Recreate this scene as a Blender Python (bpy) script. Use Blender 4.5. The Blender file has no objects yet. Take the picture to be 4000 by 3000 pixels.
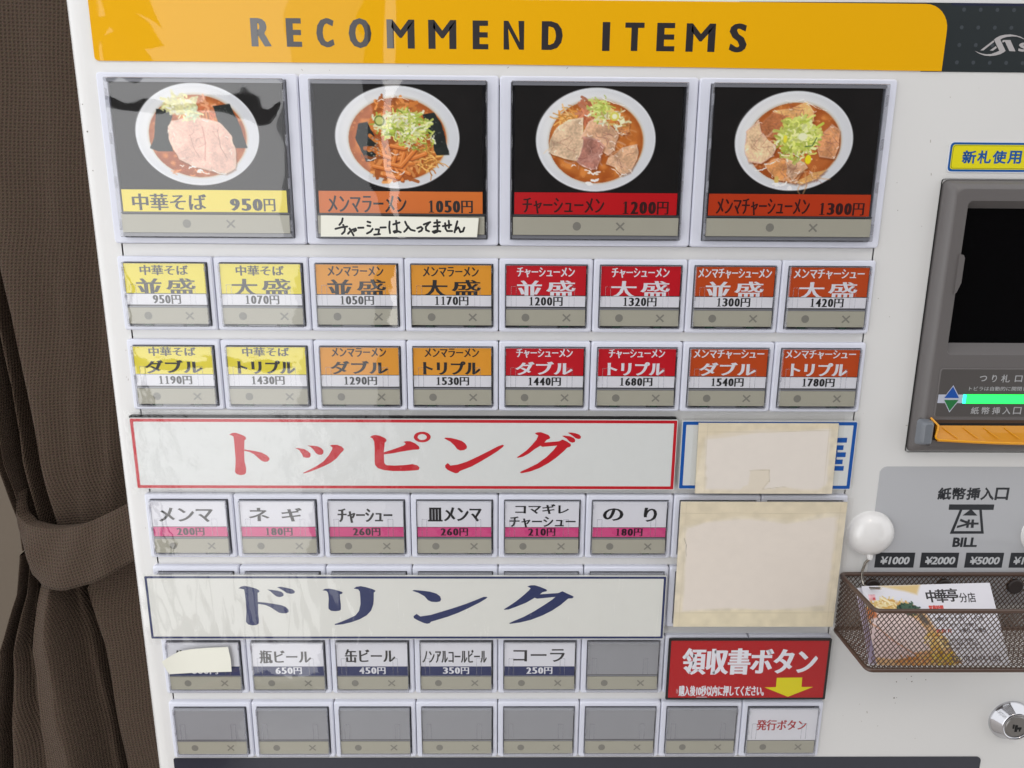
import bpy, bmesh, math, random
import numpy as np
from mathutils import Matrix, Vector
random.seed(7); rng = np.random.default_rng(7)
SC = bpy.context.scene
COL = SC.collection
MM = 0.001

# ------------------------------------------------------------ camera, world, lamps
cam_d = bpy.data.cameras.new("camera"); cam = bpy.data.objects.new("camera", cam_d); COL.objects.link(cam)
cam_d.sensor_width = 36.0; cam_d.lens = 36.0 * 2764.24 / 4000.0
cam_d.clip_start = 0.01; cam_d.clip_end = 50
_right = Vector((0.99992227, -0.01051681, 0.00669673))
_down = Vector((0.00419296, -0.22218261, -0.97499606))
_fwd = Vector((0.01174174, 0.97494835, -0.22212124))
_up = -_down
cam.matrix_world = Matrix(((_right.x, _up.x, -_fwd.x, 0.20283515),
                           (_right.y, _up.y, -_fwd.y, -0.37712934),
                           (_right.z, _up.z, -_fwd.z, -0.07166114), (0, 0, 0, 1)))
SC.camera = cam

w = bpy.data.worlds.new("World"); SC.world = w; w.use_nodes = True
_n = w.node_tree.nodes; _bg = _n["Background"]
_bg.inputs[0].default_value = (0.965, 0.975, 1.0, 1); _bg.inputs[1].default_value = 1.10

def area(name, loc, target, sx, sy, power, color):
    d = bpy.data.lights.new(name, 'AREA'); d.shape = 'RECTANGLE'; d.size = sx; d.size_y = sy
    d.energy = power; d.color = color
    o = bpy.data.objects.new(name, d); COL.objects.link(o); o.location = loc
    o.rotation_euler = (Vector(target) - Vector(loc)).to_track_quat('-Z', 'Y').to_euler()
    return o
# daylight of the shop window, to the left behind the photographer
area("window_daylight", (-0.51, -0.95, -0.25), (-0.51, 0.0, -0.25), 0.65, 1.5, 4.9, (1.0, 1.0, 1.0))
area("window_slit_daylight", (-0.03, -1.15, 0.05), (0.05, 0.0, 0.0), 0.02, 0.75, 0.13, (1.0, 0.97, 0.92))
# warm ceiling lamp of the shop
area("ceiling_lamp", (0.55, -1.2, 1.15), (0.3, 0.0, -0.1), 0.16, 0.16, 1.5, (1.0, 0.86, 0.70))

SC.view_settings.view_transform = 'Standard'; SC.view_settings.look = 'None'
SC.view_settings.exposure = 0.30; SC.view_settings.gamma = 1.0
SC.render.engine = 'CYCLES'
try:
    SC.cycles.max_bounces = 10; SC.cycles.transparent_max_bounces = 24
    SC.cycles.use_denoising = True
except Exception: pass

# ------------------------------------------------------------ measured outlines (mm on the panel)
TOPPING = [[[51.7,-186.5],[53.6,-185.5],[55.4,-185.4],[57.8,-186.3],[59.9,-187.2],[60.9,-188.3],[60.6,-189.2],[59.8,-189.8],[59.3,-195.0],[62.5,-195.5],[66.3,-196.2],[68.9,-196.9],[71.5,-198.4],[72.9,-200.1],[72.7,-201.2],[71.5,-202.1],[69.9,-202.2],[68.3,-201.5],[66.5,-199.8],[64.5,-197.8],[61.9,-196.4],[59.2,-195.8],[58.9,-201.8],[59.5,-205.9],[59.3,-208.5],[58.4,-209.6],[56.2,-210.1],[54.1,-209.5],[53.2,-208.2],[53.6,-205.3],[54.1,-200.7],[54.1,-195.0],[54.1,-190.4],[54.0,-187.6],[52.9,-186.9]],[[87.4,-194.0],[89.7,-194.2],[92.4,-194.7],[94.5,-196.0],[95.8,-197.4],[95.7,-198.9],[94.9,-199.7],[93.2,-199.8],[91.7,-199.3],[90.9,-197.4],[89.7,-195.4]],[[94.3,-192.6],[96.9,-192.7],[99.6,-193.0],[101.7,-194.0],[103.0,-195.4],[102.9,-197.1],[101.9,-198.0],[100.4,-198.0],[98.8,-197.1],[97.6,-195.1],[96.0,-193.4]],[[106.8,-192.6],[108.0,-192.2],[110.8,-192.2],[113.2,-193.2],[114.4,-194.6],[114.1,-195.5],[112.4,-197.1],[110.1,-200.0],[106.7,-202.6],[102.8,-204.6],[98.3,-206.6],[94.4,-208.1],[91.3,-209.0],[91.1,-208.6],[95.6,-206.3],[99.5,-204.1],[102.9,-201.7],[105.8,-198.3],[107.9,-194.8],[108.0,-193.7]],[[129.0,-187.6],[130.5,-186.7],[132.2,-186.4],[134.6,-186.9],[137.3,-188.2],[138.2,-189.3],[137.8,-190.3],[137.1,-190.8],[136.4,-196.4],[140.3,-195.2],[144.1,-193.8],[147.5,-192.5],[148.7,-191.5],[148.0,-190.6],[147.2,-190.4],[149.2,-189.9],[151.3,-190.0],[154.0,-191.2],[155.9,-192.9],[156.3,-194.1],[155.6,-194.8],[152.8,-194.9],[146.8,-195.9],[141.3,-197.0],[136.4,-197.7],[136.4,-202.2],[136.8,-203.3],[137.8,-204.0],[142.2,-204.2],[147.7,-203.9],[152.1,-203.3],[154.8,-204.0],[156.0,-205.3],[155.6,-206.6],[153.6,-207.0],[147.6,-207.4],[141.0,-207.4],[136.1,-206.9],[132.8,-205.7],[131.3,-203.9],[131.1,-201.6],[131.4,-194.7],[131.3,-190.2],[130.5,-188.5]],[[170.0,-188.2],[170.8,-187.8],[173.8,-188.0],[177.0,-188.8],[179.7,-189.7],[181.6,-191.1],[182.6,-192.8],[182.4,-194.1],[181.0,-195.0],[178.9,-195.3],[177.2,-194.5],[175.6,-192.3],[173.2,-190.0],[171.3,-189.0]],[[171.8,-202.6],[173.3,-204.1],[177.4,-203.5],[182.4,-201.8],[188.4,-198.9],[195.0,-195.4],[199.9,-192.7],[202.4,-191.8],[203.1,-192.1],[202.6,-193.1],[199.4,-195.7],[195.5,-198.3],[190.6,-201.4],[185.1,-204.6],[178.5,-207.3],[177.6,-208.3],[176.3,-208.7],[174.1,-207.9],[171.6,-206.6],[170.4,-205.3],[170.3,-203.9]],[[220.2,-185.1],[221.6,-184.6],[223.5,-184.5],[225.5,-185.2],[227.7,-186.1],[228.7,-187.4],[228.5,-188.2],[226.7,-189.0],[225.6,-190.5],[233.7,-189.7],[235.6,-188.7],[238.1,-189.8],[240.1,-191.2],[240.4,-192.2],[239.8,-192.9],[238.3,-193.4],[236.1,-195.8],[232.3,-199.3],[228.0,-202.5],[223.1,-205.4],[218.1,-207.4],[213.2,-208.5],[212.2,-208.3],[212.6,-207.5],[217.0,-205.4],[221.9,-202.8],[226.8,-199.0],[230.6,-195.0],[232.7,-192.2],[224.5,-193.0],[223.4,-192.3],[220.1,-194.4],[216.9,-197.0],[213.6,-198.8],[210.9,-199.5],[210.3,-199.1],[212.5,-197.6],[215.8,-195.0],[218.7,-191.9],[221.2,-188.7],[222.1,-186.4],[221.1,-185.9]],[[235.3,-186.6],[236.7,-186.4],[239.7,-186.8],[241.9,-187.8],[242.7,-188.9],[242.5,-190.1],[241.1,-190.5],[239.5,-189.9],[237.8,-188.1],[236.4,-187.3]],[[238.4,-184.7],[240.2,-184.6],[242.6,-185.0],[244.8,-185.8],[245.8,-187.0],[245.6,-188.1],[244.4,-188.4],[242.7,-187.8],[241.0,-186.4],[239.4,-185.4]]]
RING = [[[162.6,-187.5],[162.4,-188.2],[162.1,-188.8],[161.5,-189.4],[160.8,-189.9],[159.9,-190.3],[158.9,-190.5],[157.8,-190.6],[156.8,-190.5],[155.8,-190.3],[154.9,-189.9],[154.2,-189.4],[153.7,-188.9],[153.3,-188.2],[153.2,-187.5],[153.4,-186.9],[153.7,-186.2],[154.3,-185.6],[155.0,-185.1],[155.9,-184.8],[156.9,-184.5],[158.0,-184.5],[159.0,-184.5],[160.0,-184.8],[160.9,-185.1],[161.6,-185.6],[162.1,-186.2],[162.5,-186.8]],[[160.5,-187.5],[160.4,-187.9],[160.2,-188.3],[159.9,-188.6],[159.5,-188.8],[159.0,-189.1],[158.4,-189.2],[157.9,-189.2],[157.3,-189.2],[156.8,-189.1],[156.3,-188.9],[155.9,-188.6],[155.6,-188.3],[155.4,-187.9],[155.4,-187.5],[155.4,-187.2],[155.6,-186.8],[155.9,-186.5],[156.3,-186.2],[156.8,-186.0],[157.4,-185.9],[157.9,-185.8],[158.5,-185.9],[159.0,-186.0],[159.5,-186.2],[159.9,-186.5],[160.2,-186.8],[160.4,-187.1]]]
DRINK = [[[50.3,-278.4],[51.8,-277.3],[53.8,-276.9],[56.7,-277.4],[60.1,-278.5],[62.0,-279.6],[62.2,-280.4],[61.7,-281.0],[61.0,-281.3],[60.8,-287.1],[65.0,-287.5],[69.9,-288.3],[74.4,-289.2],[76.8,-290.4],[78.2,-292.2],[78.1,-293.5],[76.8,-294.3],[74.6,-294.4],[72.6,-294.0],[70.7,-292.6],[67.8,-290.4],[64.9,-289.0],[60.8,-288.3],[60.4,-294.9],[60.6,-298.2],[60.4,-300.8],[58.9,-302.0],[56.6,-302.2],[54.1,-301.6],[52.9,-299.9],[53.2,-297.1],[53.8,-292.6],[53.8,-286.0],[53.6,-280.4],[53.4,-279.1],[51.9,-278.8]],[[66.8,-279.2],[68.6,-279.3],[72.5,-279.9],[75.0,-280.7],[76.0,-282.1],[75.7,-283.3],[73.7,-284.0],[71.8,-283.6],[70.4,-282.4],[68.5,-280.3]],[[72.5,-277.7],[74.4,-277.4],[78.1,-278.1],[81.3,-279.0],[82.6,-280.4],[82.2,-281.5],[80.4,-281.9],[77.9,-281.4],[76.0,-279.9],[73.9,-278.5]],[[98.4,-279.6],[100.1,-278.7],[102.6,-278.6],[105.6,-279.2],[109.0,-280.3],[110.1,-280.9],[109.7,-281.8],[108.4,-282.2],[108.4,-284.8],[108.7,-288.7],[108.6,-291.8],[107.7,-292.7],[105.4,-293.0],[102.9,-292.8],[101.4,-291.4],[101.5,-288.7],[101.9,-284.8],[101.6,-281.2],[100.8,-280.0]],[[116.6,-278.5],[118.1,-277.4],[120.7,-277.0],[123.6,-277.6],[127.6,-278.9],[129.1,-279.8],[128.9,-280.5],[128.1,-280.9],[127.9,-285.4],[127.5,-288.7],[126.1,-292.6],[123.4,-295.7],[119.3,-298.2],[114.1,-300.2],[109.0,-301.5],[104.7,-302.0],[104.5,-301.3],[107.6,-300.2],[112.7,-297.9],[116.9,-295.7],[119.0,-292.9],[120.1,-288.7],[120.2,-284.3],[120.0,-280.4],[119.1,-279.0]],[[150.4,-279.8],[151.4,-279.4],[155.9,-279.8],[160.4,-280.4],[164.4,-281.7],[166.4,-283.4],[167.0,-285.3],[166.4,-286.7],[164.3,-287.1],[161.3,-286.9],[159.3,-285.9],[157.4,-283.4],[153.9,-281.2],[151.2,-280.2]],[[152.6,-294.7],[154.6,-296.4],[160.7,-295.4],[166.8,-293.4],[173.9,-291.0],[181.0,-288.4],[187.6,-285.6],[191.6,-283.8],[193.4,-283.7],[193.9,-284.0],[193.1,-284.9],[189.1,-287.5],[183.0,-290.9],[176.9,-294.0],[170.8,-296.5],[165.7,-298.2],[160.8,-299.8],[160.1,-300.8],[158.5,-301.1],[156.3,-300.5],[153.0,-298.8],[150.9,-297.5],[150.7,-296.2]],[[217.0,-277.1],[218.8,-276.4],[221.3,-276.3],[224.3,-277.3],[227.9,-278.9],[228.5,-279.6],[228.1,-280.2],[225.9,-280.7],[224.4,-282.1],[235.0,-281.3],[237.4,-280.1],[240.5,-281.7],[243.8,-283.3],[244.1,-283.8],[243.4,-284.6],[240.9,-284.8],[236.6,-288.9],[231.6,-292.6],[226.1,-295.7],[219.5,-298.5],[212.9,-300.3],[207.1,-301.2],[206.7,-300.7],[209.4,-299.3],[215.4,-296.5],[221.5,-292.8],[227.5,-288.6],[231.5,-285.6],[233.5,-283.7],[222.9,-284.9],[221.4,-284.3],[216.4,-287.5],[210.8,-290.0],[206.3,-291.8],[203.7,-292.1],[203.6,-291.6],[206.3,-289.8],[210.8,-286.4],[214.8,-282.8],[217.8,-279.8],[219.0,-278.2]]]
LOGO = [[[446.6,19.0],[447.7,19.9],[449.4,20.8],[451.7,21.3],[454.4,21.5],[457.3,21.1],[459.7,20.5],[461.6,19.6],[463.0,18.7],[462.8,18.5],[461.7,19.3],[460.0,19.9],[457.8,20.5],[455.5,20.6],[452.8,20.3],[450.8,19.7],[449.8,19.0],[453.3,13.9],[452.5,13.2],[450.8,12.3],[448.6,11.7],[445.8,11.4],[443.0,11.6],[440.3,12.4],[438.5,13.3],[437.8,13.8],[439.5,13.1],[441.7,12.5],[444.0,12.2],[446.3,12.4],[448.6,13.2],[450.1,13.9]],[[446.4,18.7],[446.9,18.0],[442.1,14.0],[440.5,14.0]],[[448.1,16.1],[448.6,15.2],[446.9,13.9],[445.3,14.0]],[[450.8,18.5],[451.4,18.9],[454.9,18.9],[458.3,13.7],[455.2,13.8],[452.2,18.2],[451.2,17.6]]]
NOTE = [[[120.3,-70.1],[119.8,-71.9],[118.5,-73.3]],[[116.4,-75.3],[119.5,-74.5],[122.4,-74.1]],[[120.4,-73.3],[121.3,-75.1],[120.9,-76.7],[119.6,-77.8]],[[122.7,-77.7],[124.4,-75.9],[126.7,-75.1],[126.9,-75.9],[125.8,-76.5]],[[123.6,-75.1],[124.6,-76.7],[125.5,-78.5]],[[128.0,-74.7],[130.7,-74.6]],[[132.9,-71.6],[134.3,-72.0]],[[132.8,-73.6],[134.2,-73.8]],[[132.4,-77.5],[134.3,-76.6],[135.4,-75.2]],[[136.9,-75.4],[138.7,-75.4],[138.2,-77.8]],[[136.1,-78.1],[139.0,-77.8]],[[139.4,-74.5],[142.1,-74.4]],[[144.2,-71.5],[143.9,-74.2],[144.2,-77.2]],[[146.0,-72.9],[149.2,-71.9]],[[147.5,-71.1],[147.7,-73.7],[147.8,-76.6],[146.5,-77.0],[146.1,-76.4],[147.6,-76.0],[149.7,-76.8]],[[152.1,-71.5],[152.9,-73.3],[154.9,-75.5],[156.9,-76.0]],[[153.7,-73.9],[152.6,-75.5],[151.5,-76.5]],[[158.2,-74.7],[160.1,-74.0],[160.9,-74.8],[160.3,-75.9],[159.0,-76.5]],[[161.6,-72.8],[164.9,-71.6]],[[164.3,-72.0],[162.6,-74.0],[162.7,-75.6],[164.2,-76.2]],[[167.0,-72.0],[169.9,-71.6]],[[166.7,-73.8],[169.6,-73.4]],[[168.4,-70.6],[168.6,-73.6],[168.5,-76.4],[166.9,-77.0],[166.1,-76.4],[167.9,-75.8],[170.0,-76.2]],[[171.3,-73.6],[175.6,-72.9]],[[174.4,-70.9],[174.6,-73.5],[174.4,-74.4]],[[172.5,-72.1],[172.7,-74.8],[173.5,-76.0],[176.0,-76.0]],[[178.8,-71.1],[178.1,-73.5],[177.3,-76.6]],[[177.7,-75.6],[179.2,-74.1],[179.8,-75.1],[180.2,-76.5],[181.6,-76.1],[182.3,-74.3]]]
ICON = [[[460.1,-228.3],[486.3,-228.3],[486.4,-231.7],[460.2,-231.7]],[[466.7,-231.5],[468.5,-230.5],[465.2,-244.9],[463.0,-246.6]],[[477.8,-230.5],[479.5,-231.4],[483.0,-246.5],[481.1,-244.9]],[[465.2,-244.9],[481.1,-244.9],[483.0,-246.5],[463.0,-246.6]],[[473.2,-231.1],[477.5,-235.2],[468.8,-235.2]],[[468.0,-237.2],[473.0,-239.1],[472.9,-240.5],[467.6,-238.6]],[[466.5,-243.1],[466.6,-241.6],[472.4,-239.9],[472.8,-241.0]],[[471.6,-239.5],[478.9,-239.5],[479.0,-240.8],[471.7,-240.8]],[[472.3,-237.6],[473.6,-237.6],[473.4,-242.8],[471.9,-242.8]],[[474.5,-237.6],[475.9,-237.6],[476.4,-242.8],[474.7,-242.8]]]
CURT = [[[-155.8,66.7],[-144.6,66.8],[-136.2,66.9],[-129.2,67.0],[-123.6,67.0],[-117.9,67.1],[-112.3,67.1],[-102.5,67.2],[-96.8,67.3],[-56.0,67.7],[-17.9,68.1],[21.7,68.5]],[[-149.6,-78.5],[-138.9,-78.4],[-129.8,-78.4],[-122.2,-78.3],[-116.1,-78.3],[-110.0,-78.2],[-103.9,-78.2],[-96.3,-78.1],[-91.8,-78.1],[-61.3,-77.9],[-35.3,-77.7],[-1.7,-77.5]],[[-137.7,-172.7],[-129.8,-172.7],[-121.8,-172.7],[-113.8,-172.6],[-110.3,-172.6],[-104.2,-172.6],[-97.0,-172.6],[-88.2,-172.5],[-86.3,-172.5],[-62.6,-172.4],[-45.0,-172.3],[-24.2,-172.3]],[[-131.4,-223.5],[-124.0,-223.4],[-118.3,-223.4],[-114.2,-223.4],[-111.7,-223.4],[-104.4,-223.4],[-97.0,-223.4],[-88.0,-223.3],[-86.3,-223.3],[-68.3,-223.3],[-51.1,-223.2],[-34.6,-223.2]],[[-121.4,-265.9],[-115.5,-265.9],[-111.7,-265.9],[-108.3,-265.9],[-106.7,-265.9],[-100.5,-265.9],[-93.8,-265.9],[-87.4,-265.9],[-85.9,-265.9],[-72.0,-265.8],[-56.9,-265.8],[-44.4,-265.8]],[[-117.1,-287.9],[-112.8,-287.8],[-109.5,-287.8],[-106.1,-287.8],[-104.4,-287.8],[-100.2,-287.8],[-95.1,-287.8],[-89.2,-287.8],[-82.4,-287.8],[-72.3,-287.8],[-59.6,-287.8],[-43.5,-287.7]],[[-119.7,-312.1],[-116.0,-312.1],[-112.9,-312.1],[-109.5,-312.1],[-107.3,-312.1],[-106.1,-312.1],[-101.5,-312.1],[-94.1,-312.1],[-86.4,-312.1],[-76.2,-312.1],[-75.0,-312.1],[-29.0,-312.0]],[[-136.6,-352.5],[-132.6,-352.5],[-128.8,-352.5],[-123.0,-352.5],[-117.8,-352.5],[-115.9,-352.5],[-110.3,-352.5],[-98.7,-352.5],[-83.8,-352.5],[-68.5,-352.5],[-66.8,-352.5],[-19.2,-352.5]],[[-147.8,-404.7],[-143.6,-404.7],[-138.6,-404.7],[-130.6,-404.7],[-119.3,-404.7],[-116.8,-404.7],[-112.7,-404.7],[-98.5,-404.7],[-79.7,-404.8],[-67.6,-404.8],[-65.8,-404.8],[-19.0,-404.9]],[[-161.2,-476.7],[-156.6,-476.7],[-150.2,-476.8],[-139.1,-476.8],[-118.9,-476.9],[-116.1,-476.9],[-113.4,-476.9],[-94.1,-476.9],[-76.6,-477.0],[-64.6,-477.0],[-62.7,-477.0],[-12.9,-477.2]],[[-177.0,-567.6],[-170.3,-567.6],[-163.6,-567.7],[-150.3,-567.7],[-119.7,-567.9],[-116.9,-567.9],[-114.0,-567.9],[-90.1,-568.1],[-74.7,-568.1],[-59.4,-568.2],[-57.5,-568.2],[-1.8,-568.5]]]
BANDT = [[-111.8,-240.8],[-109.8,-248.5],[-106.1,-255.5],[-98.9,-260.0],[-83.0,-261.2],[-72.3,-260.6],[-61.2,-257.7],[-50.0,-253.1],[-38.8,-247.4],[-22.5,-238.8]]
BANDB = [[-106.9,-271.9],[-105.7,-279.0],[-103.8,-286.1],[-100.2,-295.0],[-92.5,-302.2],[-77.9,-303.1],[-59.8,-297.7],[-47.8,-291.7],[-38.4,-286.3],[-20.0,-275.3]]

# ------------------------------------------------------------ colour and material helpers
def lin(c):
    return tuple((x/255/12.92 if x/255 <= 0.04045 else ((x/255+0.055)/1.055)**2.4) for x in c)
MATS = {}
def mat(name, rgb, rough=0.5, metal=0.0, coat=0.0, bump=None, noise=None, spec=0.5, emit=None, coatr=0.03):
    """bump=(scale,strength,distance)  noise=(scale,amount)"""
    if name in MATS: return MATS[name]
    m = bpy.data.materials.new(name); m.use_nodes = True; nt = m.node_tree; b = nt.nodes["Principled BSDF"]
    c = lin(rgb)
    b.inputs["Base Color"].default_value = (*c, 1); b.inputs["Roughness"].default_value = rough
    b.inputs["Metallic"].default_value = metal; b.inputs["Coat Weight"].default_value = coat
    b.inputs["Coat Roughness"].default_value = coatr; b.inputs["Specular IOR Level"].default_value = spec
    if emit:
        b.inputs["Emission Color"].default_value = (*lin(rgb), 1); b.inputs["Emission Strength"].default_value = emit
    if bump or noise:
        tc = nt.nodes.new("ShaderNodeTexCoord")
    if noise:
        n = nt.nodes.new("ShaderNodeTexNoise"); n.inputs["Scale"].default_value = noise[0]; n.inputs["Detail"].default_value = 5
        nt.links.new(tc.outputs["Object"], n.inputs["Vector"])
        mx = nt.nodes.new("ShaderNodeMix"); mx.data_type = 'RGBA'
        mx.inputs[6].default_value = (*[x*(1-noise[1]) for x in c], 1); mx.inputs[7].default_value = (*[min(1, x*(1+noise[1])) for x in c], 1)
        nt.links.new(n.outputs["Fac"], mx.inputs[0]); nt.links.new(mx.outputs[2], b.inputs["Base Color"])
    if bump:
        n2 = nt.nodes.new("ShaderNodeTexNoise"); n2.inputs["Scale"].default_value = bump[0]; n2.inputs["Detail"].default_value = 3
        nt.links.new(tc.outputs["Object"], n2.inputs["Vector"])
        bp = nt.nodes.new("ShaderNodeBump"); bp.inputs["Strength"].default_value = bump[1]; bp.inputs["Distance"].default_value = bump[2]
        nt.links.new(n2.outputs["Fac"], bp.inputs["Height"]); nt.links.new(bp.outputs[0], b.inputs["Normal"])
        if coat: nt.links.new(bp.outputs[0], b.inputs["Coat Normal"])
    MATS[name] = m; return m

def clear_mat(name, tint=(1, 1, 1), haze=0.0, hazecol=(220, 222, 226), bump=None, stretch=(1, 1, 1), rough=0.02, gain=1.0):
    """clear plastic: see-through with a Fresnel gloss and a trace of milkiness"""
    m = bpy.data.materials.new(name); m.use_nodes = True; nt = m.node_tree; nt.nodes.clear()
    out = nt.nodes.new("ShaderNodeOutputMaterial"); tr = nt.nodes.new("ShaderNodeBsdfTransparent"); gl = nt.nodes.new("ShaderNodeBsdfGlossy")
    df = nt.nodes.new("ShaderNodeBsdfDiffuse"); df.inputs[0].default_value = (*lin(hazecol), 1)
    tr.inputs[0].default_value = (*tint, 1); gl.inputs["Roughness"].default_value = rough
    fr = nt.nodes.new("ShaderNodeFresnel"); ge = nt.nodes.new("ShaderNodeNewGeometry")   # a thin sheet: same index from both sides
    io = nt.nodes.new("ShaderNodeMapRange"); io.inputs[3].default_value = 1.49; io.inputs[4].default_value = 1/1.49
    nt.links.new(ge.outputs["Backfacing"], io.inputs[0]); nt.links.new(io.outputs[0], fr.inputs[0])
    mg = nt.nodes.new("ShaderNodeMath"); mg.operation = 'MULTIPLY'; mg.inputs[1].default_value = gain; mg.use_clamp = True
    nt.links.new(fr.outputs[0], mg.inputs[0])
    m1 = nt.nodes.new("ShaderNodeMixShader"); m1.inputs[0].default_value = haze
    nt.links.new(tr.outputs[0], m1.inputs[1]); nt.links.new(df.outputs[0], m1.inputs[2])
    m2 = nt.nodes.new("ShaderNodeMixShader"); nt.links.new(mg.outputs[0], m2.inputs[0])
    nt.links.new(m1.outputs[0], m2.inputs[1]); nt.links.new(gl.outputs[0], m2.inputs[2]); nt.links.new(m2.outputs[0], out.inputs[0])
    if bump:
        tc = nt.nodes.new("ShaderNodeTexCoord"); mp = nt.nodes.new("ShaderNodeMapping"); mp.inputs["Scale"].default_value = stretch
        n2 = nt.nodes.new("ShaderNodeTexNoise"); n2.inputs["Scale"].default_value = bump[0]; n2.inputs["Detail"].default_value = bump[3] if len(bump) > 3 else 3
        nt.links.new(tc.outputs["Object"], mp.inputs[0]); nt.links.new(mp.outputs[0], n2.inputs["Vector"])
        bp = nt.nodes.new("ShaderNodeBump"); bp.inputs["Strength"].default_value = bump[1]; bp.inputs["Distance"].default_value = bump[2]
        if len(bump) > 4:      # sharp creases along the middle value of the noise
            s1 = nt.nodes.new("ShaderNodeMath"); s1.operation = 'SUBTRACT'; s1.inputs[1].default_value = 0.5; nt.links.new(n2.outputs["Fac"], s1.inputs[0])
            s2 = nt.nodes.new("ShaderNodeMath"); s2.operation = 'ABSOLUTE'; nt.links.new(s1.outputs[0], s2.inputs[0])
            s3 = nt.nodes.new("ShaderNodeMapRange"); s3.interpolation_type = 'SMOOTHSTEP'; s3.inputs[1].default_value = 0; s3.inputs[2].default_value = bump[4]; s3.inputs[3].default_value = 1; s3.inputs[4].default_value = 0
            nt.links.new(s2.outputs[0], s3.inputs[0]); s4 = nt.nodes.new("ShaderNodeMath"); s4.operation = 'MULTIPLY_ADD'; s4.inputs[1].default_value = 0.35
            nt.links.new(s3.outputs[0], s4.inputs[0]); nt.links.new(n2.outputs["Fac"], s4.inputs[2]); nt.links.new(s4.outputs[0], bp.inputs["Height"])
        else: nt.links.new(n2.outputs["Fac"], bp.inputs["Height"])
        nt.links.new(bp.outputs[0], gl.inputs["Normal"]); nt.links.new(bp.outputs[0], fr.inputs["Normal"])
    MATS[name] = m; return m

def paint_mat(name, rough=0.25, coat=0.0, bump=None):
    """material whose colour is the printed picture stored on the mesh"""
    m = bpy.data.materials.new(name); m.use_nodes = True; nt = m.node_tree; b = nt.nodes["Principled BSDF"]
    a = nt.nodes.new("ShaderNodeAttribute"); a.attribute_name = "print"
    nt.links.new(a.outputs["Color"], b.inputs["Base Color"]); b.inputs["Roughness"].default_value = rough; b.inputs["Coat Weight"].default_value = coat; b.inputs["Specular IOR Level"].default_value = 0.2
    if bump:
        tc = nt.nodes.new("ShaderNodeTexCoord"); n2 = nt.nodes.new("ShaderNodeTexNoise"); n2.inputs["Scale"].default_value = bump[0]
        nt.links.new(tc.outputs["Object"], n2.inputs["Vector"]); bp = nt.nodes.new("ShaderNodeBump")
        bp.inputs["Strength"].default_value = bump[1]; bp.inputs["Distance"].default_value = bump[2]
        nt.links.new(n2.outputs["Fac"], bp.inputs["Height"]); nt.links.new(bp.outputs[0], b.inputs["Normal"])
    MATS[name] = m; return m

WHITE = mat("white_enamel", (222, 221, 219), 0.28, coat=0.25, bump=(900, 0.04, 0.0002), noise=(9, 0.02), coatr=0.08)
FRAME = mat("pale_frame_plastic", (222, 224, 236), 0.35, bump=(1500, 0.03, 0.0001))
WELL = mat("dark_well", (78, 78, 84), 0.5)
GAP = mat("black_gap", (8, 8, 8), 0.8)
STRIPM = mat("olive_grey_strip", (172, 169, 154), 0.5, noise=(60, 0.02))
MARK = mat("strip_mark_grey", (128, 126, 118), 0.5)
BLANK = mat("blank_card_grey", (152, 153, 158), 0.45, noise=(25, 0.03))
PAPER = mat("card_white", (226, 226, 233), 0.45)
INK = mat("print_black", (30, 29, 32), 0.4)
YEL = mat("card_yellow", (232, 216, 40), 0.4); ORA = mat("card_orange", (228, 154, 38), 0.4)
RED = mat("card_red", (196, 10, 30), 0.4); BRN = mat("card_brick_orange", (192, 72, 20), 0.4)
PNK = mat("card_pink", (212, 72, 132), 0.4); NAVY = mat("card_navy", (26, 40, 92), 0.4)
ORB = mat("band_orange", (222, 116, 40), 0.35); REB = mat("band_red", (196, 14, 24), 0.35)
BRB = mat("band_brick", (192, 58, 18), 0.35); YEB = mat("band_yellow", (238, 218, 66), 0.35)
DRED = mat("print_dark_red", (172, 22, 32), 0.4)
TRAYC = mat("cap_grey_bar", (132, 133, 140), 0.3)
CAP = clear_mat("clear_cap", tint=(0.99, 0.99, 0.99), haze=0.0, bump=(30, 0.35, 0.0006), gain=2.0)
CAPL = clear_mat("clear_cap_large", tint=(0.99, 0.99, 0.99), haze=0.0, bump=(12, 0.6, 0.0016), gain=2.0)
CAPW = clear_mat("clear_cap_wall", tint=(0.86, 0.86, 0.87), haze=0.2, hazecol=(190, 192, 200), rough=0.1)
CLIP = clear_mat("clear_clip", tint=(0.96, 0.96, 0.97), haze=0.16, hazecol=(225, 226, 232), rough=0.08)
FILM = clear_mat("clear_film_rumpled", tint=(1, 1, 1), haze=0.0, bump=(60, 0.7, 0.0010, 6), stretch=(1, 1, 1), rough=0.05, gain=1.3)
FILMV = clear_mat("clear_film_creased", tint=(1, 1, 1), haze=0.0, bump=(9, 0.5, 0.0008, 2.5, 0.012), stretch=(7, 1, 0.8), rough=0.06, gain=1.3)

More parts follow.
